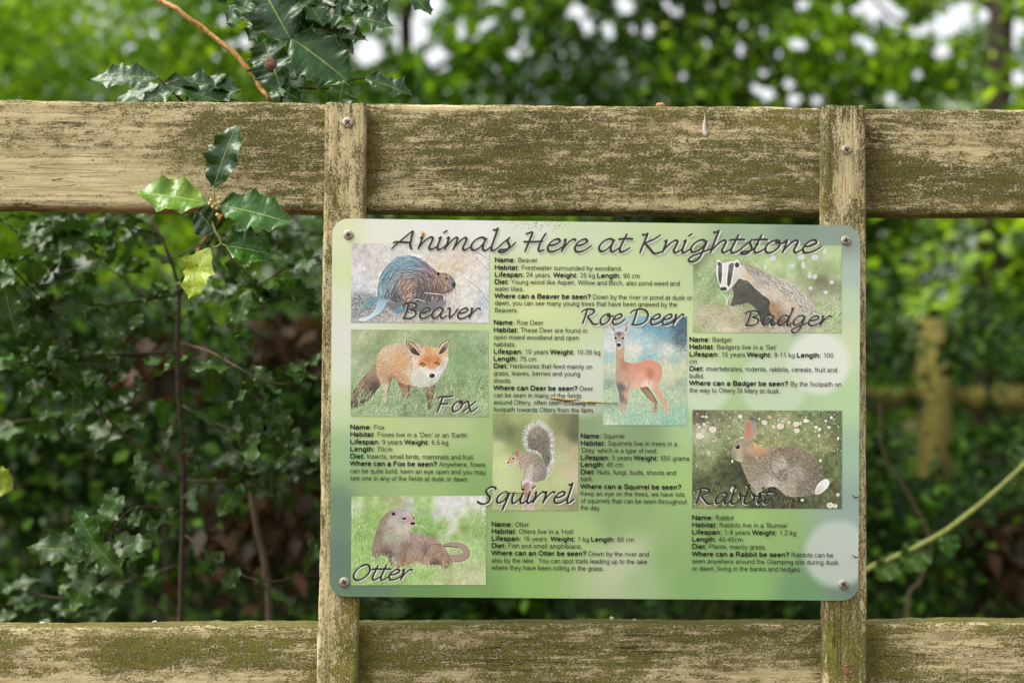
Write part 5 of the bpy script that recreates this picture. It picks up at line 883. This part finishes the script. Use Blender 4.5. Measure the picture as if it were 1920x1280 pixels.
# ---- the holly bush behind the fence, lower left
bush = empty('holly_bush', (at(335, 900, .55).x, .55, 0), 'sprawling holly bush of small dark leaves behind the fence left of the sign', 'holly bush')
rsb = np.random.RandomState(12)
LV = [leaf_mesh(1, w, ns, s_, wv, fo, .12, seed=200+i, na=30, nc=7) for i, (w, ns, s_, wv, fo) in enumerate(((.46, 4, .9, .24, .2), (.5, 5, .8, .26, .15), (.44, 4, 1.0, .28, .3), (.5, 5, .85, .2, .1)))]
BR = [[(336, 1240, .50), (344, 900, .50), (336, 740, .5), (332, 640, .5), (334, 540, .5), (300, 440, .48), (260, 380, .5)],
      [(334, 660, .5), (220, 664, .45), (120, 668, .4), (0, 684, .36), (-120, 690, .36)], [(332, 552, .48), (240, 566, .42), (110, 572, .36), (60, 540, .33), (20, 500, .3)],
      [(340, 642, .45), (400, 662, .38), (448, 690, .33), (520, 720, .32), (600, 700, .36)], [(344, 900, .5), (240, 820, .46), (160, 740, .42), (130, 700, .4), (60, 690, .4)],
      [(330, 546, .5), (400, 520, .44), (480, 532, .4), (540, 500, .36), (600, 480, .34)], [(342, 760, .52), (420, 800, .46), (520, 830, .42), (620, 820, .45), (760, 830, .5)],
      [(340, 960, .5), (260, 950, .4), (215, 985, .34), (196, 1030, .31), (188, 1040, .3)], [(344, 900, .55), (430, 900, .5), (540, 880, .5), (600, 900, .52)], [(344, 1000, .56), (420, 1060, .5), (500, 1090, .45), (600, 1080, .5), (720, 1140, .55)],
      [(330, 1060, .6), (240, 1090, .6), (120, 1120, .6), (20, 1100, .65)], [(300, 440, .5), (200, 420, .45), (120, 440, .42), (40, 470, .4)], [(330, 600, .55), (200, 500, .6), (60, 420, .6)], [(340, 800, .6), (240, 760, .62), (100, 780, .66), (-40, 800, .7)], [(336, 480, .5), (420, 440, .5), (520, 430, .55), (620, 440, .6)]]
brs = []; LS = []
for bi, pts in enumerate(BR):
    P = crom([np.array(at(*p)) for p in pts], 10); r0 = .0046 if bi == 0 else .0019
    v, f = tube([np.array(at(*p)) for p in pts], [r0, r0*.85, r0*.6, .0012], 7, 6, .1, bi)
    mk('branch', v, f, TWIGB if bi in (3, 4, 7) else TWIGD, bush)
    nl = 21 if bi else 14
    for k in range(nl):
        s_ = rsb.uniform(.12, 1)*(len(P)-1); i = min(int(s_), len(P)-2); p = P[i]*(1-(s_-i))+P[i+1]*(s_-i)
        tg = P[i+1]-P[i]; tg /= np.linalg.norm(tg); d = tg*rsb.uniform(.1, 1)+rsb.normal(0, .75, 3); d[2] += .05; d /= np.linalg.norm(d)
        off = rsb.normal(0, .016, 3); nrm = np.array([rsb.normal(0, .5), -.55+rsb.normal(0, .4), .8]); LS.append((p+off, d, nrm, rsb.uniform(.040, .078), rsb.randint(4), rsb.uniform(-.5, .5)))
for b, t, w, Y in (((186, 1036), (40, 1018), .05, .30), ((190, 1034), (136, 952), .05, .30), ((190, 1042), (268, 1082), .05, .30), ((192, 1040), (288, 1004), .05, .29), ((184, 1048), (124, 1152), .05, .30), ((62, 540), (190, 470), .05, .33), ((4, 520), (30, 640), .06, .3), ((96, 585), (128, 672), .05, .36), ((160, 580), (240, 640), .05, .38), ((470, 540), (430, 626), .05, .36), ((540, 524), (600, 584), .055, .36), ((540, 510), (604, 482), .05, .34), ((535, 830), (520, 740), .05, .42), ((560, 800), (540, 850), .05, .4)):
    a, c = np.array(at(*b, Y)), np.array(at(*t, Y-.01)); LS.append((a, (c-a)/np.linalg.norm(c-a), np.array([rsb.normal(0, .2), -.9, .55]), np.linalg.norm(c-a), rsb.randint(4), 0))
LS.sort(key=lambda q: -q[3]/(q[0][1]+1.6))
def inst(lst):
    V = []; F = []; U = []; n = 0
    for p, d, nr, L_, k, ro in lst:
        v, f, u = LV[k]; _, M = frame(p, p+d, nr, ro); V.append(v*L_@M.T+p); F.append(f+n); U.append(u); n += len(v)
    return np.vstack(V), np.vstack(F), np.vstack(U)
for q in LS[:98]:
    v, f, u = inst([q]); mk('leaf', v, f, HOLLY_SH if rsb.rand() < .86 else HOLLY_MID, bush, True, loc=q[0], uv=u)
v, f, u = inst(LS[98:]); tag(mk('foliage', v, f, HOLLY_SH, bush, True, uv=u), kind='stuff')
# ------------------------------------------------------------------ woodland behind
def mat_leaves(name, rough=.45, tr=.35, spec=.4):
    m, n, l, b = newmat(name); q = NB(m.node_tree); c = q.attr('col', 'Color')
    l.new(c, b.inputs['Base Color']); b.inputs['Roughness'].default_value = rough; b.inputs['Specular IOR Level'].default_value = spec
    t = n.new('ShaderNodeBsdfTranslucent'); l.new(q.mix(1.0, c, (1.5, 1.45, .55, 1), 'MULTIPLY'), t.inputs[0])
    mx = n.new('ShaderNodeMixShader'); mx.inputs[0].default_value = tr
    l.new(b.outputs[0], mx.inputs[1]); l.new(t.outputs[0], mx.inputs[2]); l.new(mx.outputs[0], n['Material Output'].inputs[0]); return m
LEAFM = mat_leaves('woodland_leaf', .5, .5, .3); LEAFG = mat_leaves('undergrowth_leaf', .5, .2, .25)
def leafcloud(C, size, cols, seed, flat=.5):
    """C: leaf centres (n,3); every leaf a small folded pointed blade of four triangles"""
    rs = np.random.RandomState(seed); n = len(C); s = size*rs.uniform(.6, 1.35, n)
    z = rs.normal(0, 1, (n, 3))*(1-flat)+np.array([0, -.2, 1.0])*flat; z /= np.linalg.norm(z, axis=1)[:, None]
    x = rs.normal(0, 1, (n, 3)); x[:, 2] -= .3; x -= z*(x*z).sum(1)[:, None]; x /= np.linalg.norm(x, axis=1)[:, None]; y = np.cross(z, x)
    S = s[:, None]
    P = [C-x*S*.5, C-x*S*.08+y*S*.3+z*S*.07, C+x*S*.55, C-x*S*.08-y*S*.3+z*S*.07, C+x*S*.02-z*S*.0]
    V = np.stack(P, 1).reshape(-1, 3); b = np.arange(n)[:, None]*5
    F = np.stack([b+np.array(q) for q in ((0, 4, 1), (1, 4, 2), (2, 4, 3), (3, 4, 0))], 1).reshape(-1, 3)
    K = np.asarray([lin(c) for c in cols]); c = K[rs.randint(0, len(K), n)]*rs.uniform(.6, 1.3, (n, 1))
    return V, F, np.repeat(c, 5, 0)
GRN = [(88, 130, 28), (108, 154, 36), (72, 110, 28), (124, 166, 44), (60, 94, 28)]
YGR = [(146, 180, 44), (164, 198, 56), (126, 166, 42), (108, 150, 38)]  # brighter greens: light on the canopy is put into the leaf colour
DGR = [(34, 58, 18), (46, 76, 22), (28, 48, 16), (58, 90, 28)]  # darker greens: shade of the undergrowth is put into the leaf colour
# gaps in the canopy: position in the wood (photo px, radius in px at 10 m)
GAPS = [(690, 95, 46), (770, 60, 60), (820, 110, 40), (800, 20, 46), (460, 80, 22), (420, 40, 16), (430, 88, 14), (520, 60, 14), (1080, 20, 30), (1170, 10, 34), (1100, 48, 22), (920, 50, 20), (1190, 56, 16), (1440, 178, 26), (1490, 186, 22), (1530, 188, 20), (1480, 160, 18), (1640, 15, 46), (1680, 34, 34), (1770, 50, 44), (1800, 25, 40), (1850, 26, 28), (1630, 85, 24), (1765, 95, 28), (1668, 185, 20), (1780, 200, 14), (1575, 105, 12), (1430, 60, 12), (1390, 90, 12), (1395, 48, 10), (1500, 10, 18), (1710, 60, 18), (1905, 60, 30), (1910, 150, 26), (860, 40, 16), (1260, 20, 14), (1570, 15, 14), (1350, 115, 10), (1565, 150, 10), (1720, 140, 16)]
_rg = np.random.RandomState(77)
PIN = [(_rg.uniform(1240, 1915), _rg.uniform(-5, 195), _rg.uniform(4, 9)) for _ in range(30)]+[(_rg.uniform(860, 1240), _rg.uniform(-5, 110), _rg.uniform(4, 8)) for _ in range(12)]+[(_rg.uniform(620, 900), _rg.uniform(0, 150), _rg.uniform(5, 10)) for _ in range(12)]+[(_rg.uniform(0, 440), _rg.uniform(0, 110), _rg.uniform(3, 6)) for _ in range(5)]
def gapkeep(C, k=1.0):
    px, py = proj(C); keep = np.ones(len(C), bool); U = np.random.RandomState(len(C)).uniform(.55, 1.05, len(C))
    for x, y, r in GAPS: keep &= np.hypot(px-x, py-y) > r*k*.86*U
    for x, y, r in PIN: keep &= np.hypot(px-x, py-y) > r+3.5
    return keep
rsw = np.random.RandomState(31)
def clumps(n, xr, yr, zr, per, rad, rs, sq=(1, .8, .6)):
    u = rs.rand(n, 3); y = yr[0]+(yr[1]-yr[0])*u[:, 1]; d = y+1.6
    x = (xr[0]+(xr[1]-xr[0])*u[:, 0]); z = zr[0]+(zr[1]-zr[0])*u[:, 2]
    c = np.stack([x*d, y, z*d+.9], 1)            # x, z given as slopes from the viewpoint's height
    m = (per*rs.uniform(.5, 1.5, n)).astype(int); C = np.repeat(c, m, 0); g = rs.normal(0, 1, C.shape); g /= np.linalg.norm(g, axis=1)[:, None]
    return C+g*(rs.rand(len(C))**.45)[:, None]*rad*np.repeat(rs.uniform(.6, 1.4, n), m)[:, None]*np.array(sq), np.repeat(np.arange(n), m)
def wood(name, label, n, xr, yr, zr, per, rad, size, cols, seed, k=1.0, mat=None):
    rs = np.random.RandomState(seed); C, cid = clumps(n, xr, yr, zr, per, rad, rs); C = C[gapkeep(C, k)] if k > 0 else C; C = C[C[:, 2] > .0]
    if k < 0:        # the far fence stands clear of the hedge
        px, py = proj(C); near = (C[:, 1] < 4.3) & (((px > 1690) & (px < 1810) & (py > 560) & (py < 900)) | ((px > 1600) & (py > 690) & (py < 800))); C = C[~(near & (rs.rand(len(C)) < .97))]
    px, py = proj(C); C = C[~((px > 1835) & (px < 1912) & (C[:, 1] < 5.3) & (py < 330) & (rs.rand(len(C)) < .85))]      # the trunk on the right stands free
    V, F, c = leafcloud(C, size, cols, seed); return tag(mk(name, V, F, mat or LEAFM, None, False, col=c), label, None, None, 'stuff')
def tree(name, label, px, Y, r, H, crown, cols, seed, size, limbs=6, lean=0.0, group=None, k=1.0, bark=None):
    rs = np.random.RandomState(seed); b = at(px, 770, Y); x = b.x; root = empty(name, (x, Y, 0), label, 'tree', group)
    pts = [(x+lean*t*H+.05*math.sin(t*7+seed), Y+.04*math.cos(t*5), t*H-.03) for t in np.linspace(0, 1, 7)]
    parts = [tube(pts, [r*1.35, r, r*.9, r*.8, r*.65, r*.4, r*.15], 12, 5, .06, seed)]; tips = []
    for i in range(limbs):
        t = rs.uniform(.25, .9); a = rs.uniform(0, 2*np.pi); p = np.array([np.interp(t, np.linspace(0, 1, 7), [q[j] for q in pts]) for j in range(3)]); L_ = crown*rs.uniform(.6, 1.1)
        d = np.array([math.cos(a), math.sin(a)*.7, rs.uniform(.1, .6)]); q = [p, p+d*L_*.35+[0, 0, .05], p+d*L_*.7+rs.normal(0, .08, 3), p+d*L_]
        parts.append(tube(q, [r*.4, r*.28, r*.16, r*.06], 7, 4, .08, i)); tips += q[1:]
    mk('trunk', *merge(parts), bark or BARK, root)
    tips = np.array(tips); n = len(tips)*6; c = tips[rs.randint(0, len(tips), n)]+rs.normal(0, crown*.28, (n, 3)); C = np.repeat(c, 60, 0)+rs.normal(0, .16, (n*60, 3)); C = C[(C[:, 2] > .5)]
    C = C[gapkeep(C, k)]
    V, F, cc = leafcloud(C, size, cols, seed); mk('crown', V, F, LEAFM, root, False, col=cc); return root
BARK = plain('bark', (60, 50, 38), .9, .5, 30)
wood('woodland_foliage', 'soft green woodland foliage filling the view above and behind the fence', 430, (-.48, .48), (5.5, 10.5), (-.02, .46), 420, .55, .05, GRN, 1)
wood('distant_foliage', 'distant green leaves seen between the nearer boughs', 440, (-.5, .5), (11, 15), (-.1, .22), 300, .7, .075, GRN+YGR, 8)
wood('sunlit_tint_foliage', 'bright yellow green leaves at the top left of the wood', 230, (-.52, -.14), (4.6, 9), (.06, .42), 280, .42, .05, YGR, 2)  # sunlit look is painted by the bright leaf palette
wood('pale_foliage', 'yellow green leaves in the middle and at the right edge of the wood', 120, (-.02, .46), (5, 8.5), (.08, .42), 260, .4, .05, YGR+GRN, 3)
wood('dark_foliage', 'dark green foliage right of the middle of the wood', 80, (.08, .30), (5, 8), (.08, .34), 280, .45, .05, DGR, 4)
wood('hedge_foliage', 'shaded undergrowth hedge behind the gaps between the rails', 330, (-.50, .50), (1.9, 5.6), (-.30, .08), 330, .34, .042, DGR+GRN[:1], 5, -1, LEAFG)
wood('outer_foliage', 'green woodland foliage beyond the left side of the picture', 170, (-1.5, -.5), (4, 11), (-.06, .36), 240, .6, .08, GRN+YGR, 21, 0)
wood('outer_foliage', 'green woodland foliage beyond the right side of the picture', 150, (.5, 1.4), (4, 11), (-.06, .36), 240, .6, .08, GRN, 22, 0)
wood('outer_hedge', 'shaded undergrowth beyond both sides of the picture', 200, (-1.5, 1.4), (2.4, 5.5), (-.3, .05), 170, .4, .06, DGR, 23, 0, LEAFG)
wood('overhead_shade_foliage', 'unseen leaf layer added above the picture to shade the undergrowth', 150, (-.75, .75), (.9, 3.0), (.40, .8), 90, .5, .085, GRN, 9, 0)  # added out of view to block skylight from the hedge below
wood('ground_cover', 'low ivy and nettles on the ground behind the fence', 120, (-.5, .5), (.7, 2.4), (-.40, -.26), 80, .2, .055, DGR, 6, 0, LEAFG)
tree('tree', 'brown tree trunk with bare side limbs near the right edge of the wood', 1878, 5.2, .075, 5.5, 1.1, YGR, 41, .08, 5, -.004, k=1.0)
tree('slender_tree', 'slim dark trunk in the wood right of the left batten', 738, 6.2, .045, 5.5, 1.0, GRN, 42, .08, 5, .004)
tree('slender_tree', 'slim dark trunk in the wood between the sign heading and the right batten', 1352, 6.8, .05, 6, 1.0, DGR, 43, .08, 5, -.006)
# far fence, arching bramble, dead stems
FARW = plain('mossy_far_wood', (118, 110, 50), .9, .4, 40)
far = empty('far_fence', (at(1752, 700, 4.2).x, 4.2, 0), 'blurred mossy post and rail fence far behind at the right of the sign', 'fence')
def box(x0, x1, y0, y1, z0, z1, ch=.006, seed=0):
    bm = __import__('bmesh').new(); __import__('bmesh').ops.create_cube(bm, size=1)
    for v in bm.verts: v.co = Vector(((x0+x1)/2+v.co.x*(x1-x0), (y0+y1)/2+v.co.y*(y1-y0), (z0+z1)/2+v.co.z*(z1-z0)))
    __import__('bmesh').ops.bevel(bm, geom=bm.edges[:], offset=ch, segments=2, affect='EDGES'); V = [tuple(v.co) for v in bm.verts]; F = [tuple(v.index for v in f.verts) for f in bm.faces]; bm.free(); return np.array(V), F
_z = lambda y, Y: at(1750, y, Y).z
_xa, _xb = at(1727, 700, 4.2).x, at(1777, 700, 4.2).x
mk('post', *box(_xa, _xb, 4.15, 4.26, -.1, _z(598, 4.2)), FARW, far); mk('rail', *box(_xb+.003, _xb+2.2, 4.18, 4.22, _z(772, 4.2), _z(722, 4.2)), FARW, far); mk('rail', *box(_xa-2.0, _xa-.003, 4.18, 4.22, _z(768, 4.2), _z(728, 4.2)), FARW, far)
bra = empty('bramble', (at(1600, 1100, .9).x, .9, 0), 'arching yellow green bramble stem right of the right batten', 'bramble')
bp = [np.array(at(x, y, Y)) for x, y, Y in ((1588, 1280, .95), (1586, 1160, .93), (1598, 1092, .9), (1632, 1064, .88), (1700, 1034, .85), (1765, 1000, .82), (1832, 950, .8), (1898, 892, .78), (1950, 840, .78), (2040, 745, .8))]
bp.insert(0, np.array([bp[0][0]-.05, .96, -.02])); mk('stem', *tube(bp, [.004, .005, .0052, .0048, .004, .003], 8, 6, .1), TWIGG, bra)
for b, t, w, Y, mt in (((1772, 996), (1790, 1046), 44, .82, HOLLY_MID), ((1905, 886), (1935, 836), 66, .78, HOLLY_SH), ((1690, 1040), (1640, 1086), 50, .86, HOLLY_SH), ((1740, 1016), (1690, 1070), 60, .84, HOLLY_SH)): holly_leaf(bra, b, t, w, Y, mt, (0, -1, .4), 0, int(b[0]), ns=6, spine=.25)
DEAD = plain('dead_stem', (74, 62, 42), .85, .35, 60)
dd = empty('dead_bracken', (at(480, 1100, .75).x, .75, 0), 'pale dead stem with withered bracken behind the holly bush', 'bracken')
dp = [np.array(at(x, y, .75)) for x, y in ((505, 1160), (500, 1080), (484, 1000), (472, 930), (470, 880), (476, 830))]; dp.insert(0, np.array([dp[0][0]+.02, .75, -.02])); mk('stem', *tube(dp, [.006, .006, .0055, .005, .0045, .0035], 7, 6, .2, 3), DEAD, dd)
dd2 = empty('dead_twig', (at(1700, 1100, 1.3).x, 1.3, 0), 'thin brown dead twig crossing below the arching bramble', 'twig')
dp = [np.array(at(x, y, 1.3)) for x, y in ((1700, 1160), (1725, 1090), (1745, 1020), (1722, 960), (1690, 905), (1655, 845), (1650, 760))]; dp.insert(0, np.array([dp[0][0], 1.3, -.02])); mk('stem', *tube(dp, [.004, .0036, .0034, .003, .0025, .0018], 7, 6, .15, 4), TWIGB, dd2)
# ------------------------------------------------------------------ small things: droppings, splinters, seeds, withered fern
def blade(name, pts, w, mat, parent, th=.0006):
    """a thin solid sliver along photo points (x, y, Y) with half widths w (m)"""
    P = crom([np.array(at(*p)) for p in pts], 6); ws = np.interp(np.linspace(0, 1, len(P)), np.linspace(0, 1, len(w)), w)
    t = np.gradient(P, axis=0); t /= np.linalg.norm(t, axis=1)[:, None]; sd = np.cross(t, [0, -1, 0]); sd /= np.linalg.norm(sd, axis=1)[:, None]+1e-9
    V = np.stack([P-sd*ws[:, None], P+np.array([0, -th, 0]), P+sd*ws[:, None], P+np.array([0, th, 0])], 1).reshape(-1, 3); n = len(P)
    F = [tuple(q) for q in gridfaces(n, 4, True)]+[(3, 2, 1, 0), tuple(4*(n-1)+i for i in range(4))]
    return mk(name, V, F, mat, parent, True)
CHALK = plain('chalky_white', (204, 200, 184), .9, .3, 500)
tag(blade('bird_dropping', [(1321, 211, YR-.0004), (1322, 222, YR-.0004), (1321, 238, YR-.0006), (1323, 250, YR-.0006), (1322, 255, YR-.0004)], [.0002, .0008, .0026, .0042, .0012], plain('dried_dropping', (200, 192, 170), .9, .35, 700), None, .0002), 'white teardrop bird dropping on the top rail left of the right batten', 'bird dropping')
RUSTY = plain('raw_splinter', (150, 88, 54), .7, .4, 260)
spl = empty('splinter', tuple(at(1585, 1258, YB)), 'raw orange splinter sticking out of the right batten near its foot', 'splinter')
blade('sliver', [(1597, 1272, YB-.0008), (1588, 1262, YB-.0022), (1581, 1254, YB-.001)], [.0004, .0013, .001], RUSTY, spl); blade('sliver', [(1580, 1255, YB-.001), (1586, 1248, YB-.0018), (1598, 1245, YB-.0012)], [.0009, .0009, .0003], RUSTY, spl)
STRAW = plain('straw', (158, 140, 84), .7, .4, 400)
gs = empty('grass_seed', tuple(at(1060, 748, YS-.001)), 'dry grass seed head stuck across the printed roe deer text', 'grass seed')
blade('seed_head', [(1029, 746, YS-.0014), (1046, 747, YS-.0022), (1064, 750, YS-.0022), (1086, 748, YS-.0014)], [.0006, .002, .0018, .0004], STRAW, gs); blade('straw_stalk', [(1080, 755, YS-.0012), (1104, 753, YS-.002), (1130, 755, YS-.0016), (1158, 755, YS-.001)], [.0009, .0014, .0008, .0003], STRAW, gs)
s2 = tag(blade('grass_straw', [(940, 922, YS-.0016), (968, 923, YS-.002), (996, 924, YS-.0016)], [.0003, .0008, .0003], STRAW, None), 'thin dry straw stuck over the printed squirrel name', 'straw')
tag(blade('petal', [(790, 433, YS-.0016), (793, 438, YS-.0026), (795, 443, YS-.0016)], [.0006, .002, .001], plain('orange_petal', (206, 150, 70), .6), None), 'tiny orange petal stuck on the first word of the sign heading', 'petal')
THORN = plain('dark_thorn', (66, 54, 42), .7)
for y, lb in ((931, 'upper of two small dark thorns caught at the right edge of the sign'), (1043, 'lower of two small dark thorns caught at the right edge of the sign')):
    tag(blade('thorn', [(1597, y-4, YS-.0016), (1604, y+1, YS-.003), (1611, y, YS-.002)], [.0002, .0009, .0003], THORN, None), lb, 'thorn', 'thorns at the sign edge')
for x, y, w, h, lb in ((1147, 1158, 8, 5, 'white chalky crumb on the lower rail under the sign middle'), (1190, 1160, 7, 3, 'smaller white crumb on the lower rail right of the first one'), (290, 1164, 8, 3, 'white crumb on the lower rail under the holly bush'), (80, 1166, 9, 3, 'white fleck on the lower rail near the left edge')):
    c = np.array(at(x, y+1, YR+.014)); v, f = ball(c, .0022, 9, 6, (w/6, .7, h/5)); v = v+_rs.normal(0, .0003, v.shape); tag(mk('crumb', v, f, CHALK), lb, 'crumb')
tag(mk('wood_chip', *ball(np.array(at(1238, 197, YR+.008)), .0035, 9, 6, (1.6, 1, .8)), plain('pinkish_chip', (196, 146, 104), .8, .3, 300)), 'pinkish wood chip lying on top of the top rail', 'wood chip')
BRN = [(66, 46, 26), (54, 38, 22), (82, 58, 34), (48, 36, 22)]
def fern(label, x, y, Y, rx, rz, n, seed):
    rs = np.random.RandomState(seed); c = np.array(at(x, y, Y)); C = c+rs.normal(0, 1, (n, 3))*np.array([rx, .15, rz]); C = C[C[:, 2] > 0]
    v, f, cc = leafcloud(C, .05, BRN, seed, .2); r = empty('withered_fern', (c[0], Y, 0), label, 'fern', 'withered ferns behind the fence')
    mk('frond', v, f, LEAFG, r, False, col=cc)['kind'] = 'stuff'; mk('stalk', *tube([(c[0]+.05, Y, -.02), (c[0]+.02, Y, c[2]*.5), tuple(c)], [.004, .003, .002], 7, 6, .1), TWIGD, r)
fern('rust brown withered fern behind the holly bush beside the left batten', 560, 650, 2.1, .06, .04, 300, 61)
fern('brown withered fern low behind the holly bush near the left batten', 490, 1010, 1.8, .08, .07, 380, 62)
fern('brown withered fern at the right edge above the lower rail', 1900, 1040, 2.0, .08, .06, 360, 63)
fern('small brown withered fern behind the middle of the holly bush', 300, 690, 1.6, .035, .03, 160, 64)
yl = empty('yellow_leaf', tuple(at(0, 905, .4)), 'yellow leaf at the left edge of the picture behind the fence', 'leaf')
holly_leaf(yl, (-30, 890), (24, 918), 60, .4, HOLLY_YEL, (0, -1, .3), 0, 5, name='blade', ns=4, spine=.3)
